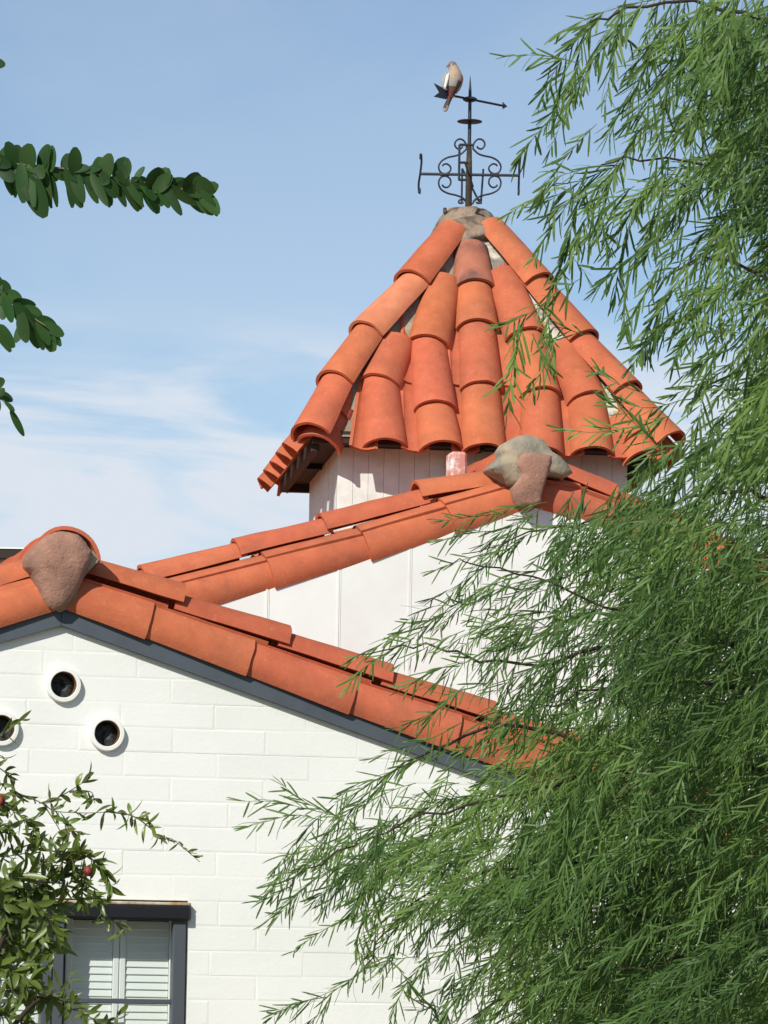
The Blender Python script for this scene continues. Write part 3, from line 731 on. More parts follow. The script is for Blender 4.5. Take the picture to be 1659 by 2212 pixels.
def hip_plain(corner):
    c2 = (corner - T(0, 0, ZE)).normalized(); upn = (c2 * .62 + EZ * .60).normalized(); top = APX.lerp(corner, .26); L = (corner - top)
    for i in range(4):
        a = top + L * i / 4; b = top + L * (i + 1) / 4; ax = L.normalized()
        barrel('hip_tile', b + upn * (.05 if i < 3 else .09), a - ax * .06 + upn * .03, upn, .244, .204, .098, .084, 'terracotta', troof, ns=10, nl=2)
hip_plain(cBL); hip_plain(cBR)
if 0: barrel('tile', on_y(672, 948, cFL.y) + Vector((0, -.03, .018)), on_y(705, 880, cFL.y) + Vector((0, .05, .0)), Vector((-.4, -.6, .6)), .20, .18, .080, .075, 'terracotta_dusty', troof)
# cap of lumpy mortar on the peak
def capmesh():
    v = []; f = []; n = 40; prof = [(.0, ZTOP + .006), (.06, ZTOP + .004), (.105, ZTOP - .006), (.132, ZTOP - .026), (.165, ZTOP - .065), (.190, ZTOP - .105), (.205, ZTOP - .150), (.17, ZTOP - .21), (.10, ZTOP - .25)]
    for i, (r_, z_) in enumerate(prof):
        for k in range(n):
            g_ = 2 * math.pi * k / n; dx, dy = math.cos(g_), math.sin(g_)
            loc = Vector((dx, dy)); sq = 1 / max(abs(dx), abs(dy)) ** .35
            nz = mnoise.noise(Vector((dx * 2.2, dy * 2.2, z_ * 9))) * .016 + mnoise.noise(Vector((dx * 7, dy * 7, z_ * 30))) * .007
            rr = (r_ * sq + nz * min(1, r_ / .1)) * .97
            v.append(T(dx * rr, dy * rr, z_ + nz * .5))
    for i in range(len(prof) - 1):
        for k in range(n): f.append((i * n + k, (i + 1) * n + k, (i + 1) * n + (k + 1) % n, i * n + (k + 1) % n))
    return v, f
v, f = capmesh(); fix_normals(obj('mortar_cap', v, f, 'cap_mortar', troof, smooth=True, label='rough brown mortar cap on the peak'))
plug('mortar_cap', [fh(x, y, .075) for x, y in ((958, 486), (975, 474), (1010, 466), (1050, 470), (1072, 482), (1076, 494), (1056, 506), (1022, 514), (1000, 531), (984, 514), (968, 500))], 'cap_mortar', troof, nF, .06, .016, lump=.004, seed=21)

# ================================================================== WEATHER VANE
# everything hangs on a mast standing in the cap
base = on_y(1012, 448, YT)
def V(x, y, dy=0.0): return on_y(829.5 + x * .24, 99.5 + y * .24, YT + dy)     # photo grid of the vane close-up
vane = thing('weather_vane', base, 'black wrought iron weather vane with scrolls and compass arms on the tower peak', 'weather vane')
def part(name, vf, m='wrought_iron', smooth=True, parent=None, label=None): return obj(name, vf[0], vf[1], m, parent or vane, smooth=smooth, sharp=45, label=label)
mastx = base.x
def mz(y): return V(780, y).z
def mp(z): return Vector((mastx, YT, z))
part('mast', tube([mp(base.z - .03), mp(mz(700)), mp(mz(470))], [.011, .0105, .0095], 10))
part('spike', tube([mp(mz(470)), mp(mz(400)), mp(mz(270))], [.010, .0085, .0015], 10))
part('post', tube([mp(base.z - .03), mp(mz(1160)), mp(mz(950)), mp(mz(885))], [.0195, .0185, .015, .012], 10), 'rusty_post', label='rusty square post')
def disc(z, r, h):
    prof = [(0.0, -h), (r * .7, -h), (r, -h * .3), (r, h * .3), (r * .7, h), (0.0, h)]; n = 28; v = []; f = []
    for rr, zz in prof:
        for k in range(n): g_ = 2 * math.pi * k / n; v.append(mp(z + zz) + Vector((math.cos(g_) * max(rr, .0005), math.sin(g_) * max(rr, .0005), 0)))
    for i in range(len(prof) - 1):
        for k in range(n): f.append((i * n + k, i * n + (k + 1) % n, (i + 1) * n + (k + 1) % n, (i + 1) * n + k))
    return v, f
part('hub', disc(mz(480), .040, .011)); part('disc', disc(mz(680), .069, .0045))
# arrow: level rod turned away to the right
zr = mz(478); AZ = R(40); AD = Vector((math.cos(AZ), math.sin(AZ), 0))
def ar(t_, dz=0): return mp(zr + dz) + AD * t_
K = .24 / 400 / math.cos(AZ)
tl = -(785 - 560) * K; tip = (1135 - 785) * K
part('arrow_rod', tube([ar(tl), ar(tip - .03)], .0066, 8))
def plate(pts, th, m='wrought_iron', name='plate', nrm=None):
    nrm = nrm or AD.cross(EZ); n = len(pts); v = [p + nrm * th for p in pts] + [p - nrm * th for p in pts]
    return fix_normals(obj(name, v, [tuple(range(n)), tuple(range(2 * n - 1, n - 1, -1))] + [(i, (i + 1) % n, (i + 1) % n + n, i + n) for i in range(n)], m, vane))
k2 = .24 / 400
plate([ar(tip - .035, .020), ar(tip, 0), ar(tip - .035, -.020), ar(tip - .028, 0)], .003, name='arrow_head')
tx = lambda x: -(785 - x) * K
plate([ar(tx(450), .048), ar(tx(545), .030), ar(tx(600), .012), ar(tx(625), 0), ar(tx(600), -.012), ar(tx(560), -.028), ar(tx(450), -.026), ar(tx(500), .004)], .0025, name='arrow_tail')
# compass arms
za = mz(1158)
LA, RA = V(325, 1160), V(1215, 1155)
LA.z = RA.z = za; LA.y = YT - .0; RA.y = YT
part('arm', tube([LA, mp(za), RA], .0082, 8))
NE, FE = mp(za) + Vector((-.028, -.33, 0)), mp(za) + Vector((.030, .33, 0))
part('arm', tube([NE, mp(za), FE], .006, 8))
def bar(p, q, w=.006, d=.004):
    return tube([p, q], w, 6)
for c, cur in ((LA, 1), (RA, 0)):        # letters at the side ends stand edge-on
    mbb = MB(); x_ = c.x
    pts = spline([Vector((x_ + .004 * cur, YT - .05, za + .100)), Vector((x_ + .006 * cur, YT - .02, za + .06)), Vector((x_, YT + .0, za)), Vector((x_ - .007 * cur, YT + .03, za - .05)), Vector((x_ - .004 * cur, YT + .05, za - .098))], 5)
    mbb.add(*tube(pts, .0062, 7))
    mbb.add(*tube([Vector((x_, YT - .05, za + .100)), Vector((x_, YT + .05, za + .096))], .006, 6)); mbb.add(*tube([Vector((x_, YT + .05, za - .098)), Vector((x_, YT - .05, za - .094))], .006, 6))
    part('letter', (mbb.v, mbb.f))
def strokes(c, st, w=.0075):
    m_ = MB()
    for (a, b) in st:
        m_.add(*tube([c + Vector((a[0], 0, a[1])), c + Vector((b[0], 0, b[1]))], w, 6))
    part('letter', (m_.v, m_.f))
strokes(NE, [((-.032, .098), (-.032, -.098)), ((-.032, .098), (.040, .098)), ((-.032, .0), (.018, .0)), ((-.032, -.095), (.006, -.095))])
strokes(FE, [((-.062, .10), (-.062, -.095)), ((-.062, .10), (.040, -.095)), ((.056, .10), (.045, -.098))], .0066)
def scroll(pts, y_=0.0, r_=.0056):
    part('scroll', tube(spline([V(x, y, y_) for x, y in pts], 5), r_, 6))
right = [(812, 870), (838, 842), (872, 838), (900, 862), (902, 900), (875, 925), (845, 918), (832, 900)]
def mir(pts, xm=772): return [(2 * xm - x, y) for x, y in pts]
curlT = [(800, 925), (808, 880), (835, 845), (870, 838), (900, 860), (906, 895), (880, 925), (850, 920), (836, 903)]
bigT = [(800, 925), (850, 970), (910, 990), (970, 1003), (1025, 1035), (1052, 1085), (1035, 1135), (990, 1150), (950, 1125), (945, 1090), (975, 1062), (1005, 1065), (1020, 1080)]
bigB = [(800, 1400), (840, 1365), (900, 1342), (970, 1325), (1030, 1290), (1052, 1235), (1035, 1185), (990, 1170), (950, 1195), (945, 1240), (975, 1272), (1008, 1265), (1020, 1248)]
curlB = [(795, 1425), (812, 1395), (840, 1378), (868, 1390), (870, 1410), (845, 1415), (828, 1405)]
for c in (curlT, bigT, bigB, curlB): scroll(c); scroll(mir(c))
for px in (545, 992): part('clamp', tube([V(px - 38, 1158), V(px + 38, 1157)], .0088, 8), 'rusty_post')
v_, f_ = bbox_mesh(on_y(961, 455, YT - .1), Vector((.010, 0, 0)), Vector((0, .01, 0)), Vector((0, 0, .016)), .004)
fix_normals(obj('bolt', v_, f_, 'rusty_post', tower))

# ================================================================== DOVE
def B(x, y, dy=0.0): return on_y(915.8 + x * .12, 119.5 + y * .12, YB + dy)
YB = ar(tl).y + .01
bird = thing('dove', B(540, 735), 'grey brown dove with white wing edge perched on the arrow tail of the weather vane', 'bird')
def loft(rings, n=18):
    """rings: (cx, cy, depth, half-width px, half-depth m) in close-up pixels"""
    v = []; f = []
    for i, (x, y, dp, hw_, hd) in enumerate(rings):
        a = rings[max(i - 1, 0)]; b = rings[min(i + 1, len(rings) - 1)]
        A_, B2 = B(a[0], a[1], a[2]), B(b[0], b[1], b[2]); t_ = (B2 - A_).normalized(); s_ = t_.cross(Vector((0, 1, 0))).normalized(); q = t_.cross(s_).normalized()
        c = B(x, y, dp); wv = hw_ * .12 / FP * YB
        for k in range(n): g_ = 2 * math.pi * k / n; v.append(c + s_ * wv * math.cos(g_) + q * hd * math.sin(g_))
    for i in range(len(rings) - 1):
        for k in range(n): f.append((i * n + k, i * n + (k + 1) % n, (i + 1) * n + (k + 1) % n, (i + 1) * n + k))
    f.append(tuple(range(n))[::-1]); f.append(tuple((len(rings) - 1) * n + k for k in range(n)))
    return v, f
body = [(498, 108, .0, 14, .005), (500, 125, .0, 52, .017), (507, 158, .0, 74, .023), (520, 200, .0, 86, .026), (538, 245, .0, 92, .028), (548, 290, 0, 112, .034), (548, 340, 0, 142, .042), (540, 400, 0, 160, .048), (528, 460, 0, 164, .050), (518, 520, .0, 150, .047), (510, 580, .0, 126, .041), (502, 640, .0, 96, .033), (490, 700, .0, 66, .026), (470, 760, .004, 46, .018), (440, 830, .008, 42, .012), (410, 900, .010, 46, .009), (388, 960, .011, 50, .008), (376, 1000, .012, 36, .006), (372, 1015, .012, 12, .004)]
v, f = loft(body)
fm = []
nn_ = 18
for q in f[:-2]:
    c = sum((v[i] for i in q), Vector()) / len(q); px, py = proj(c); x = (px - 915.8) / .12; y = (py - 119.5) / .12
    if y < 165 or (y < 235 and x < 470): fm.append(4)
    elif y < 400: fm.append(0)
    elif y < 560 and x < 590: fm.append(1)
    elif y < 470: fm.append(0)
    elif y < 610: fm.append(2)
    elif y < 740: fm.append(3 if 440 < x < 560 else 2)
    elif y > 930: fm.append(1)
    else: fm.append(2)
fm += [4, 1]
fix_normals(obj('body', v, f, ['tan_feather', 'grey_feather', 'brown_feather', 'rufous_feather', 'head_feather'], bird, smooth=True, fmats=fm))
def wing(pts, wd_, m, name, dpt, label=None):
    v, f = loft([(x, y, dpt, w_, .007) for (x, y), w_ in zip(pts, wd_)], 12); return fix_normals(obj(name, v, f, m, bird, smooth=True, label=label))
wing([(410, 300), (390, 360), (372, 430), (362, 500), (358, 560), (372, 600), (385, 625)], [10, 40, 54, 50, 36, 24, 8], 'grey_feather', 'wing', -.022)
wing([(440, 322), (428, 370), (414, 430), (398, 500), (384, 560), (378, 605)], [8, 32, 32, 26, 22, 8], 'white_feather', 'wing_edge', -.046, 'white edge of the folded wing')
wing([(660, 320), (682, 380), (684, 440), (666, 520), (630, 610), (580, 690)], [8, 22, 26, 26, 22, 8], 'brown_feather', 'wing', -.012)
v, f = loft([(432, 180, -.012, 12, .004), (412, 205, -.014, 9, .003), (400, 226, -.015, 3, .001)], 8); fix_normals(obj('beak', v, f, 'brown_feather', bird, smooth=True))
v, f = loft([(452, 150, -.020, 3, .001), (455, 156, -.021, 9, .003), (458, 164, -.020, 3, .001)], 8); fix_normals(obj('eye', v, f, 'eye_black', bird, smooth=True))
for dx in (-14, 20):
    m_ = MB(); m_.add(*tube([B(500 + dx, 690, -.01), B(508 + dx, 742, -.012)], .003, 6)); e = B(508 + dx, 744, -.014)
    for tdx in (-.008, 0, .008): m_.add(*tube([e, e + Vector((tdx, -.008, .001)), e + Vector((tdx * 1.4, -.011, -.008))], .0018, 5))
    obj('foot', m_.v, m_.f, 'rufous_feather', bird, smooth=True)

# ================================================================== building far left
fb_c = on_y(40, 1196, 33.0)
fbld = thing('flat_roofed_building', (fb_c.x, 34, 0), 'flat roofed tan building with dark brown edge behind the front gable ridge', 'building')
xa, xb = on_y(-300, 1196, 33).x, on_y(110, 1196, 33).x; zt_, zm = on_y(40, 1186, 33).z, on_y(40, 1206, 33).z
mb = MB(); mb.box(Vector(((xa + xb) / 2, 35, zm / 2)), Vector(((xb - xa) / 2 - .03, 0, 0)), Vector((0, 1.95, 0)), Vector((0, 0, zm / 2))); mb.obj('wall', 'far_stucco', fbld)
mb = MB(); mb.box(Vector(((xa + xb) / 2, 35, (zt_ + zm) / 2)), Vector(((xb - xa) / 2, 0, 0)), Vector((0, 2.0, 0)), Vector((0, 0, (zt_ - zm) / 2))); mb.obj('fascia', 'far_fascia', fbld)
mb = MB(); mb.box(Vector(((xa + xb) / 2, 35, zt_ + .006)), Vector(((xb - xa) / 2 + .01, 0, 0)), Vector((0, 2.01, 0)), Vector((0, 0, .006))); mb.obj('roof_edge', 'white_paint', fbld)

# ================================================================== FINE-LEAVED TREE (right)
YR = 14.0; PXR = YR / FP
tree = thing('tree', (on_y(2000, 1500, YR).x, YR + .3, 0), 'feathery green tree with narrow drooping leaves filling the right side before the house', 'tree')
tb = WLOC[tree.name]
tr_pts = [tb + Vector((.15, .1, -.05)), tb + Vector((.08, .05, .9)), tb + Vector((0, 0, 1.8)), tb + Vector((.06, 0, 2.8)), tb + Vector((0, 0, 3.8)), tb + Vector((.1, 0, 5.0))]
part_t = lambda name, vf, m='bark': obj(name, vf[0], vf[1], m, tree, smooth=True)
part_t('trunk', tube(spline(tr_pts, 5), list(np.linspace(.13, .03, 26)), 12))
boughs = [([(2000, 700), (1800, 420), (1659, 295), (1577, 324), (1523, 356), (1350, 342), (1263, 371), (1180, 410)], .2),
 ([(2000, 420), (1800, 150), (1600, 30), (1460, 5), (1350, 20), (1270, 60), (1200, 135), (1165, 205)], -.1),
 ([(2000, 1000), (1760, 700), (1580, 560), (1460, 590), (1395, 680)], .1),
 ([(2000, 1250), (1760, 960), (1620, 860), (1540, 840), (1480, 870)], .3),
 ([(2000, 1560), (1760, 1440), (1573, 1386), (1440, 1345), (1309, 1316), (1150, 1250), (1010, 1210), (940, 1222)], -.2),
 ([(2000, 1760), (1800, 1690), (1659, 1664), (1415, 1657), (1245, 1681), (1089, 1718), (920, 1765), (760, 1820), (640, 1900), (585, 1965)], -.35),
 ([(2000, 2050), (1760, 1960), (1500, 1890), (1250, 1860), (1060, 1880), (900, 1950), (810, 2040), (790, 2140)], -.1),
 ([(1660, 1420), (1500, 1380), (1300, 1400), (1120, 1440), (960, 1400), (840, 1395), (765, 1430)], .0),
 ([(2000, 2150), (1700, 2060), (1400, 2080), (1150, 2130), (1000, 2210)], -.4),
 ([(2000, 1300), (1760, 1120), (1580, 1060), (1420, 1090), (1250, 1130), (1110, 1160), (1000, 1200)], .3),
 ([(1415, 1657), (1250, 1600), (1080, 1560), (940, 1620), (820, 1690), (720, 1765)], .1),
 ([(1720, 2000), (1450, 2000), (1300, 1960), (1160, 2010), (1050, 2120)], -.6),
 ([(1760, 1500), (1560, 1480), (1405, 1475), (1250, 1500), (1150, 1540)], -.45)]
for pts, dz in boughs:
    P = spline([on_y(x, y, YR + dz * (1 if i > 1 else .6)) for i, (x, y) in enumerate(pts)], 4); P = [P[0]] + [p + rnd_unit() * .014 for p in P[1:]]
    n = len(P); part_t('branch', tube(P, [.0085 * (1 - i / n) ** 1.2 + .0014 for i in range(n)], 7))

LV = {'v': [], 'f': [], 't': []}
def leaf_strip(acc, p0, dr, nrm, L, w, droop, tone, kind=0):
    """narrow leaf: 4 stations, last is the tip; curved downwards"""
    sd = dr.cross(nrm).normalized(); b = len(acc['v'])
    st = ((0.0, .30), (.22, .95), (.72, .92), (.93, .55), (1.0, 0.0))
    for q, ww in st:
        c = p0 + dr * (L * q) + nrm * (-droop * L * q * q)
        if ww > 0:
            acc['v'].append(c - sd * w * .5 * ww); acc['v'].append(c + sd * w * .5 * ww)
        else: acc['v'].append(c)
    acc['f'] += [(b, b + 1, b + 3, b + 2), (b + 2, b + 3, b + 5, b + 4), (b + 4, b + 5, b + 7, b + 6), (b + 6, b + 7, b + 8)]
    acc['t'] += [tone] * 4
def spray(P, lpx, step, acc, w=5.2, spread=38, stem=True, tone0=None, Y=YR):
    """leafy twig along the world points P; leaves alternate left and right and point forward and down"""
    S_ = Y / FP; tot = 0; seglen = [(P[i + 1] - P[i]).length for i in range(len(P) - 1)]; L = sum(seglen)
    if stem:
        v, f = tube(P, [.0017 * (1 - .6 * i / len(P)) for i in range(len(P))], 3, cap=False); b = len(acc['v']); acc['v'] += v; acc['f'] += [tuple(i + b for i in q) for q in f]; acc['t'] += [.2] * len(f)
    tone0 = random.random() if tone0 is None else tone0
    d = step * S_ * random.uniform(.4, 1); sgn = 1; yl = random.gauss(0, .22)
    while d < L:
        k = 0; q = d
        while q > seglen[k] and k < len(seglen) - 1: q -= seglen[k]; k += 1
        p = P[k].lerp(P[k + 1], q / seglen[k]); t_ = (P[k + 1] - P[k]).normalized()
        ax = t_.cross(Vector((random.uniform(-.5, .5), -1, random.uniform(-.5, .5)))).normalized()
        a = R(random.gauss(spread, 13)) * sgn
        dr = (t_ * math.cos(a) + ax * math.sin(a) + rnd_unit() * .30 + Vector((0, 0, -.22))).normalized()
        fwd = d / L; ll = lpx * S_ * random.uniform(.45, 1.2) * (1.0 if fwd < .75 else 1 - (fwd - .75) * 1.2)
        nrm = (Vector((0, -.75, .55)) + rnd_unit() * .75); nrm = (nrm - dr * nrm.dot(dr)).normalized()
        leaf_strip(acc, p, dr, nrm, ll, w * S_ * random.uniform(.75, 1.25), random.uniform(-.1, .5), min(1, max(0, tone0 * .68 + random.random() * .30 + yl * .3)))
        d += step * S_ * random.uniform(.55, 1.35); sgn = -sgn
    for k in range(2):
        dr = ((P[-1] - P[-2]).normalized() + rnd_unit() * .3).normalized(); nrm = rnd_unit(); nrm = (nrm - dr * nrm.dot(dr)).normalized()
        leaf_strip(acc, P[-1], dr, nrm, lpx * S_ * .7, w * S_ * .8, .1, tone0)
def make_mesh_obj(name, acc, m, parent, origin=None):
    o = obj(name, acc['v'], acc['f'], m, parent, smooth=False, origin=origin)
    at = o.data.attributes.new('tone', 'FLOAT', 'FACE'); at.data.foreach_set('value', acc['t']); return o
# sprigs seen singly against sky and wall: each one is a leafy twig of its own
singles = [
 [(1290, 50), (1240, 90), (1200, 150), (1170, 215)], [(1340, 60), (1285, 130), (1245, 190), (1205, 250)],
 [(1220, 150), (1195, 225), (1185, 262), (1150, 300), (1120, 335)], [(1250, 130), (1225, 200), (1190, 250)], [(1300, 30), (1262, 80), (1240, 150), (1232, 225)], [(1390, 10), (1350, 50), (1310, 60)],
 [(1380, 30), (1340, 70), (1360, 90)], [(1300, 360), (1250, 370), (1200, 385), (1160, 425)], [(1340, 350), (1290, 400), (1230, 440), (1180, 470)], [(1270, 380), (1245, 450), (1232, 520), (1205, 590)],
 [(1300, 400), (1270, 470), (1235, 540), (1262, 590)], [(1330, 380), (1300, 460), (1310, 530)], [(1400, 400), (1360, 480), (1340, 560), (1330, 640)], [(1420, 440), (1390, 540), (1360, 600), (1345, 700)],
 [(1250, 600), (1200, 640), (1150, 670), (1090, 705)], [(1200, 640), (1180, 700), (1200, 760), (1180, 790)], [(1130, 700), (1110, 770), (1105, 850), (1090, 895)], [(1150, 720), (1170, 790), (1150, 830)],
 [(1460, 620), (1420, 680), (1390, 740), (1370, 790)], [(1500, 660), (1470, 740), (1450, 790)], [(1560, 800), (1500, 830), (1460, 850)], [(1480, 860), (1400, 880), (1340, 870)], [(1450, 900), (1380, 920), (1290, 935), (1220, 932)],
 [(1420, 960), (1360, 900), (1310, 870)], [(1390, 850), (1330, 830), (1300, 800)], [(1260, 720), (1200, 710), (1180, 750)],
 [(1120, 1185), (1040, 1195), (980, 1215), (935, 1235)], [(1060, 1220), (990, 1260), (930, 1290)], [(1100, 1270), (1010, 1300), (930, 1310), (875, 1345)], [(960, 1330), (890, 1350), (840, 1380), (770, 1425)],
 [(900, 1380), (850, 1400), (790, 1440), (750, 1480)], [(1000, 1360), (930, 1390), (870, 1430)], [(1080, 1150), (1010, 1150), (960, 1170)], [(1150, 1120), (1080, 1110), (1010, 1120), (960, 1125)],
 [(1180, 1090), (1110, 1095), (1060, 1105)], [(1250, 1130), (1160, 1150), (1090, 1190)], [(1180, 1230), (1090, 1240), (1020, 1290)], [(1230, 1320), (1140, 1330), (1060, 1360), (1000, 1400)],
 [(1000, 1430), (930, 1450), (880, 1490)], [(1060, 1480), (980, 1500), (920, 1540), (860, 1570)], [(1000, 1560), (930, 1590), (850, 1620), (800, 1640)], [(960, 1620), (880, 1650), (810, 1690), (760, 1720)],
 [(900, 1640), (830, 1680), (770, 1700), (720, 1740)], [(780, 1790), (720, 1760), (660, 1730), (620, 1700)], [(720, 1765), (650, 1745), (590, 1735), (525, 1728)], [(700, 1770), (640, 1765), (580, 1770), (535, 1785)],
 [(740, 1800), (690, 1850), (640, 1880), (590, 1920)], [(700, 1850), (640, 1900), (600, 1930), (560, 1945)], [(760, 1850), (680, 1900), (620, 1950), (575, 1985)], [(800, 1850), (740, 1900), (700, 1960)],
 [(840, 1840), (790, 1920), (760, 1980)], [(720, 1870), (660, 1920), (600, 1975)], [(880, 1850), (850, 1920), (800, 1980)], [(790, 1880), (788, 1960), (790, 2040)], [(790, 1960), (770, 2040), (790, 2070)],
 [(860, 1990), (810, 2030), (790, 2080), (760, 2120)], [(940, 1930), (880, 1985), (830, 2030), (800, 2080)], [(900, 1970), (850, 2040), (820, 2120)], [(790, 2060), (760, 2110), (700, 2150), (600, 2180)],
 [(700, 2150), (640, 2170), (590, 2195)], [(720, 2140), (690, 2190), (640, 2225)], [(860, 2090), (900, 2150), (960, 2200)], [(940, 2060), (890, 2110), (850, 2170), (840, 2220)], [(980, 2100), (940, 2160), (930, 2220)], [(1020, 2120), (960, 2170), (900, 2180)],
 [(740, 1830), (690, 1830), (640, 1840)], [(860, 1780), (790, 1800), (720, 1840), (650, 1870)], [(820, 1700), (770, 1760), (740, 1840)], [(1040, 1720), (960, 1730), (880, 1760), (800, 1790)]]
nsp = 0
for pts in singles:
    acc = {'v': [], 'f': [], 't': []}; dz = random.uniform(-.35, .25)
    P = spline([on_y(x + random.uniform(-5, 5), y + random.uniform(-5, 5), YR + dz + random.uniform(-.03, .03)) for x, y in pts], 5)
    low = pts[0][1] > 1050
    spray(P, 56 if low else 68, 9.5 if low else 10, acc, w=4.0 if low else 5.8, spread=26)
    o = make_mesh_obj('leafy_twig', acc, 'fine_leaf', tree); nsp += 1
# mass of the crown
grid = {0: '..........001489', 1: '..........002168', 2: '..........003699', 3: '..........1036889'}
rows = ["00000000000014899", "00000000000211589", "00000000000002588", "00000000000024678", "00000000000124567",
        "00000000000012457", "00000000000001468", "00000000000000158", "00000000000000158", "00000000000001479",
        "00000000000015877", "00000000001279987", "00000000013457999", "00000000023567999", "00000000002678999",
        "00000000012678999", "00000000024799999", "00000002468899999", "00000026887999999", "00000001369999999",
        "00000000125899999", "00000000013799999", "00000000013799999"]
for ry, row in enumerate(rows):
    row = row + '9'
    for cxi, ch in enumerate(row):
        c = int(ch) / 9.0
        if c <= 0: continue
        cov = min(.985, c); n = -math.log(1 - cov) * (7.4 if ry > 10 else 4.2); n = int(n) + (random.random() < n % 1)
        for _ in range(n):
            x = (cxi + random.random()) * 100; y = (ry + random.random()) * 100
            low = y > 1000
            cl = mnoise.noise(Vector((x / 190, y / 130, 3.7))); ang = R(random.gauss((213 if low else 223) + 34 * mnoise.noise(Vector((x / 260, y / 200, 9.1))), 22)); L = random.uniform(110, 210) * (.85 if low else 1.1)
            dx, dy = math.cos(ang), -math.sin(ang)
            dz = random.uniform(-.9, 1.5); drift = random.uniform(-.10, .10)
            dz += cl * .35; pts = []
            for k in range(5):
                q = k / 4; pts.append(on_y(x + dx * L * (q - .5), y + dy * L * (q - .5) + L * .22 * q * q, YR + dz + drift * q))
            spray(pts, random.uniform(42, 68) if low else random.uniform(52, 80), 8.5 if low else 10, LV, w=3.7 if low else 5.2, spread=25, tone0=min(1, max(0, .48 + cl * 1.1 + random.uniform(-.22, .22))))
o = make_mesh_obj('foliage', LV, 'fine_leaf', tree, origin=Vector((tb.x, tb.y, 3.2))); o['kind'] = 'stuff'
print('fine leaves faces', len(LV['f']), 'blocks', nblk)

# ================================================================== OVAL-LEAVED TREE (left, near)
YL = 7.0
lt = thing('tree', (on_y(-900, 900, YL).x, YL + .1, 0), 'tree with dark oval leaflets on arching stalks reaching in from the upper left', 'tree')
lb = WLOC[lt.name]
obj('trunk', *tube(spline([lb + Vector((0, 0, -.05)), lb + Vector((.03, 0, 1.2)), lb + Vector((.0, 0, 2.4)), lb + Vector((-.05, 0, 3.4))], 5), list(np.linspace(.09, .03, 16)), 12), 'bark', lt, smooth=True)
def LP(x, y, d=0): return on_y(x, y, YL + d)
for tgt in ((-70, 325), (-90, 560), (-60, 800)):
    zt2 = LP(*tgt); st_ = lb + Vector((0, 0, zt2.z - .12))
    obj('branch', *tube(spline([st_, st_.lerp(zt2, .5) + Vector((0, 0, .06)), zt2], 6), list(np.linspace(.016, .005, 13)), 7), 'bark', lt, smooth=True)
def oval(p0, dr, nrm, L, w, parent, fold=.18):
    sd = dr.cross(nrm).normalized(); n = 9; v = []; f = []
    for i in range(n + 1):
        q = i / n; ww = math.sin(math.pi * min(1, (q * .93 + .035))) ** .55 * w / 2 if 0 < i < n else .0006
        if i > n - 1: ww = w * .13
        c = p0 + dr * L * q - nrm * (.10 * L * q * q)
        v += [c - sd * ww + nrm * fold * ww, c - nrm * .0, c + sd * ww + nrm * fold * ww]
    for i in range(n):
        f += [(i * 3, i * 3 + 1, i * 3 + 4, i * 3 + 3), (i * 3 + 1, i * 3 + 2, i * 3 + 5, i * 3 + 4)]
    obj('leaflet', v, f, 'oval_leaf', parent, smooth=True)
SL = YL / FP
def compound(pts, leaves):
    P = spline([LP(x, y, random.uniform(-.01, .01)) for x, y in pts], 6)
    st_ = obj('leaf_stalk', *tube(P, [.0016 * (1 - .5 * i / len(P)) + .0005 for i in range(len(P))], 6), 'twig_bark', lt, smooth=True)
    for (x, y, a, L, w, tilt) in leaves:
        a = R(a); dr = (Vector((math.cos(a), tilt, math.sin(a)))).normalized()
        nrm = Vector((random.uniform(-.8, .8), -1, random.uniform(-.5, .6))); nrm = (nrm - dr * nrm.dot(dr)).normalized()
        oval(LP(x, y, random.uniform(-.008, .008)), dr, nrm, L * SL, w * SL, st_)
lf = []
# (base x, base y, direction, length, width, towards/away)
up_l = [(-30, 350), (5, 352), (35, 354), (60, 356), (88, 358), (112, 360), (140, 363), (158, 366), (205, 376), (228, 378), (252, 382), (270, 388), (322, 396), (345, 398), (372, 402), (398, 405), (420, 410)]
for i, (x, y) in enumerate(up_l + [(a_ + 9, b_ + 8) for a_, b_ in up_l[::2]]):
    L = 54 if x < 300 else 44; a = random.gauss(84, 12) if x < 300 else random.gauss(48, 16)
    lf.append((x, y + 12, a, L + 8 + random.uniform(-6, 5), random.choice((34, 42, 48)), random.uniform(-.5, .5)))
lo_l = [(-20, 352), (8, 356), (22, 360), (45, 360), (62, 364), (80, 364), (96, 366), (118, 368), (140, 372), (158, 376), (176, 380), (196, 382), (214, 386), (236, 390), (262, 392), (286, 396), (300, 398), (330, 402), (352, 404), (372, 408), (396, 412), (414, 414), (424, 418)]
for i, (x, y) in enumerate(lo_l + [(a_ + 7, b_ + 3) for a_, b_ in lo_l[::2]]):
    a = random.gauss(-84, 9) if x < 120 else random.gauss(-66, 12) if x < 300 else random.gauss(-48, 8)
    lf.append((x, y - 10, a, random.uniform(74, 104) if x < 210 else random.uniform(62, 88), random.choice((18, 22, 25, 29)) if x < 430 else 36, random.uniform(-.35, .35)))
for x_ in range(-20, 410, 19): lf.append((x_, 350 + x_ * .13 + random.uniform(-10, 12), random.gauss(-35, 25), random.uniform(38, 54), random.choice((24, 30)), random.uniform(-.6, .6)))
lf += [(180, 372, 20, 42, 20, .1), (150, 366, 5, 45, 22, -.2), (290, 392, 60, 40, 16, 0), (418, 384, -38, 56, 36, 0), (60, 370, -70, 110, 52, -.1), (425, 410, -55, 66, 38, 0)]
compound([(-75, 325), (0, 350), (120, 362), (260, 386), (360, 402), (430, 418)], lf)
lf = []
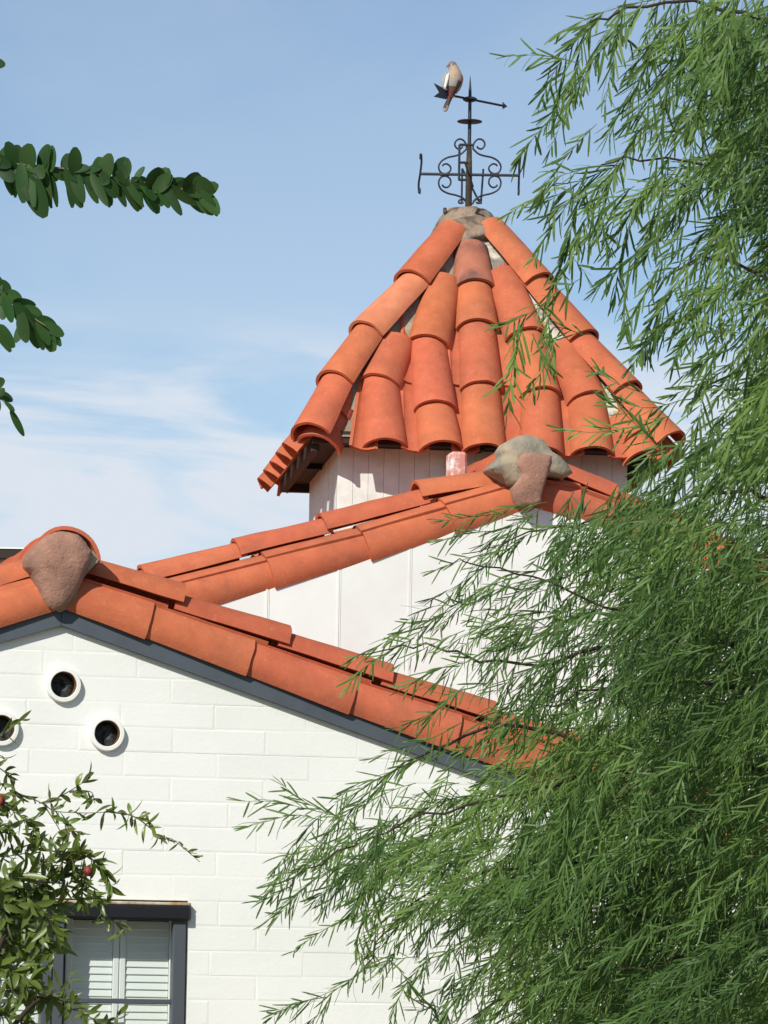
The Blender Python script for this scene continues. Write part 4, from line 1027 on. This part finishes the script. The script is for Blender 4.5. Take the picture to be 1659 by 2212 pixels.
for (x, y) in ((-40, 600), (-15, 618), (8, 640), (28, 655), (45, 672), (60, 684), (78, 692), (92, 702)):
    lf.append((x, y, random.gauss(-62, 10), random.uniform(56, 76), random.choice((24, 28, 34)), random.uniform(-.3, .3)))
    lf.append((x, y + 4, random.gauss(-85, 14), random.uniform(50, 70), random.choice((24, 28)), random.uniform(-.4, .4)))
    lf.append((x, y - 6, random.gauss(-28, 16), random.uniform(40, 56), random.choice((26, 32)), random.uniform(-.5, .4)))
lf += [(-8, 640, 95, 42, 30, .2), (96, 700, -50, 60, 22, 0), (0, 700, -60, 60, 26, 0), (-20, 700, -50, 75, 30, 0)]
compound([(-95, 560), (-20, 612), (40, 665), (100, 705)], lf)
compound([(-65, 800), (-20, 838), (5, 862), (22, 885)], [(-25, 838, 30, 40, 26, .1), (-20, 842, -70, 50, 26, .1), (0, 858, 75, 22, 20, 0), (22, 884, -62, 66, 16, .2), (-12, 850, -15, 44, 26, .3), (10, 868, -40, 30, 12, 0)])
compound([(-100, 100), (-50, 130), (-20, 140)], [(-32, 138, 2, 44, 30, .0), (-50, 130, -60, 50, 30, .1)])

# ================================================================== POMEGRANATE BUSH (lower left)
YP = 15.4
bush = thing('pomegranate_bush', (on_y(-330, 2000, YP).x, YP, 0), 'pomegranate bush with small glossy leaves and red flowers before the window', 'bush')
pb = WLOC[bush.name]; SP = YP / FP
def PP(x, y, d=0): return on_y(x, y, YP + d)
stems = [[(-330, 3060), (-250, 2500), (-120, 2000), (-40, 1760), (0, 1715)], [(-330, 3060), (-200, 2600), (-60, 2200), (20, 2000), (90, 1900)], [(-330, 3060), (-300, 2400), (-200, 1900), (-120, 1650), (-60, 1600)], [(-330, 3060), (-150, 2500), (-30, 2300), (60, 2180), (120, 2140)]]
for s_ in stems:
    P = spline([PP(x, y, .0) for x, y in s_], 6); P[0] = pb + Vector((random.uniform(-.05, .05), 0, -.03)); obj('stem', *tube(P, list(np.linspace(.022, .004, len(P))), 8), 'bark', bush, smooth=True)
twigs = [([(0, 1715), (60, 1722), (95, 1738), (120, 1752), (180, 1756), (235, 1754)], 3, 16), ([(235, 1754), (285, 1762), (320, 1785), (345, 1808), (370, 1812), (400, 1835), (432, 1862)], 4, 11),
 ([(95, 1738), (130, 1795), (148, 1838)], 1, 22), ([(120, 1752), (140, 1780), (160, 1795), (185, 1800)], 2, 14), ([(85, 1735), (120, 1725), (155, 1706), (185, 1685), (190, 1672)], 3, 14), ([(150, 1712), (195, 1710), (205, 1735)], 2, 14),
 ([(148, 1838), (165, 1880), (190, 1920), (215, 1955)], 6, 7), ([(148, 1838), (190, 1850), (225, 1880), (240, 1920)], 6, 7), ([(150, 1800), (135, 1860), (140, 1930)], 5, 8), ([(160, 1870), (180, 1900), (175, 1960)], 5, 8), ([(215, 1955), (235, 1985), (262, 1998), (270, 2020)], 2, 12),
 ([(-40, 1650), (0, 1660), (25, 1690), (35, 1745)], 4, 9), ([(-40, 1600), (0, 1590), (30, 1568), (45, 1552)], 4, 12), ([(-30, 1620), (10, 1640)], 4, 10), ([(-20, 1720), (40, 1760), (75, 1790), (90, 1830)], 5, 9),
 ([(-40, 1780), (10, 1790), (40, 1810)], 6, 8), ([(-40, 1850), (10, 1850), (60, 1840), (80, 1810)], 6, 8), ([(20, 1900), (70, 1880), (110, 1850), (130, 1830)], 5, 9), ([(0, 1900), (60, 1910), (120, 1900), (150, 1880)], 6, 7),
 ([(-30, 1940), (30, 1930), (90, 1940), (140, 1960)], 6, 7), ([(-20, 1960), (40, 1980), (80, 2020), (120, 2060)], 6, 8), ([(60, 1940), (100, 1980), (130, 2030)], 5, 9), ([(-30, 2020), (20, 2030), (60, 2060), (75, 2110)], 6, 7),
 ([(-30, 2080), (10, 2090), (50, 2110), (80, 2150)], 6, 7), ([(-20, 2140), (40, 2140), (100, 2150), (150, 2165), (180, 2180)], 5, 9), ([(-30, 2180), (20, 2190), (70, 2210)], 6, 7), ([(100, 2150), (140, 2130), (152, 2105)], 3, 12), ([(170, 2180), (200, 2200), (240, 2205), (260, 2190)], 4, 10), ([(-30, 1990), (0, 2050), (20, 2110)], 6, 7), ([(-40, 1700), (-10, 1760), (0, 1820)], 6, 8), ([(-20, 1880), (0, 1940), (20, 2000)], 6, 7)]
nleaf = 0; rest = MB()
def bleaf(p, dr, L, w, visible):
    global nleaf
    nrm = rnd_unit() + Vector((0, -.9, .3)); nrm = (nrm - dr * nrm.dot(dr)).normalized(); sd = dr.cross(nrm).normalized(); n = 6; v = []; f = []; curl = random.uniform(0, 1.25) * random.choice((1, 1, -1)); sb_ = random.uniform(-.35, .35)
    for i in range(n + 1):
        q = i / n; ww = w / 2 * math.sin(math.pi * min(.995, max(.06, q))) ** .75; c = p + dr * L * (q - .18 * abs(curl) * q * q) - nrm * (curl * L * q * q * .5) + sd * sb_ * L * q * q * .6
        v += [c - sd * ww + nrm * ww * .35, c, c + sd * ww + nrm * ww * .35]
    for i in range(n): f += [(i * 3, i * 3 + 1, i * 3 + 4, i * 3 + 3), (i * 3 + 1, i * 3 + 2, i * 3 + 5, i * 3 + 4)]
    if visible and nleaf < 300: obj('leaf', v, f, 'bush_leaf', bush, smooth=True); nleaf += 1
    else: rest.add(v, f)
for pts, dens, stp in twigs:
    dzz = random.uniform(-.12, .15); P = spline([PP(x, y, dzz + random.uniform(-.02, .02)) for x, y in pts], 6)
    obj('twig', *tube(P, [.0028 * (1 - .6 * i / len(P)) for i in range(len(P))], 5), 'twig_bark', bush, smooth=True)
    L = sum((P[i + 1] - P[i]).length for i in range(len(P) - 1)); k = 0; acc_ = 0; d = 0
    for i in range(len(P) - 1):
        sl_ = (P[i + 1] - P[i]).length; t_ = (P[i + 1] - P[i]).normalized()
        d += sl_
        while d > stp * SP * (.72 if dens > 4 else 1.0):
            d -= stp * SP * (.72 if dens > 4 else 1.0) * random.uniform(.7, 1.3)
            for _ in range(2 if dens > 3 else random.choice((1, 2))):
                q = (t_ * random.uniform(.0, .9) + rnd_unit() * .9 + Vector((0, 0, random.choice((-.35, .25))))).normalized()
                px, py = proj(P[i]); tipf = .62 if px > 345 else 1
                big = 1.35 if (px < 125 and py > 1880) else 1
                bleaf(P[i], q, random.uniform(24, 50) * SP * tipf * big, random.uniform(7.5, 12.5) * SP * tipf * big, px > -5 and py < 2220)
if rest.v:
    o = rest.obj('foliage', 'bush_leaf', bush, smooth=True); o['kind'] = 'stuff'
for (x, y, r_) in ((190, 1881, 10), (0, 1729, 11)):
    c = PP(x, y, -.10); v = []; f = []; n = 12
    for i in range(7):
        q = i / 6
        for k in range(n):
            g_ = 2 * math.pi * k / n; rr = r_ * SP * (math.sin(math.pi * (.12 + .70 * q)) * (1 + (.25 * math.cos(5 * g_) if q > .8 else 0)))
            v.append(c + Vector((math.cos(g_) * rr, math.sin(g_) * rr, (q - .5) * -2.1 * r_ * SP)))
    f = [(i * n + k, i * n + (k + 1) % n, (i + 1) * n + (k + 1) % n, (i + 1) * n + k) for i in range(6) for k in range(n)] + [tuple(range(n))]
    obj('flower', v, f, 'red_flower', bush, smooth=True, label='red pomegranate flower')
print('bush leaves', nleaf, 'objects', len(bpy.data.objects))
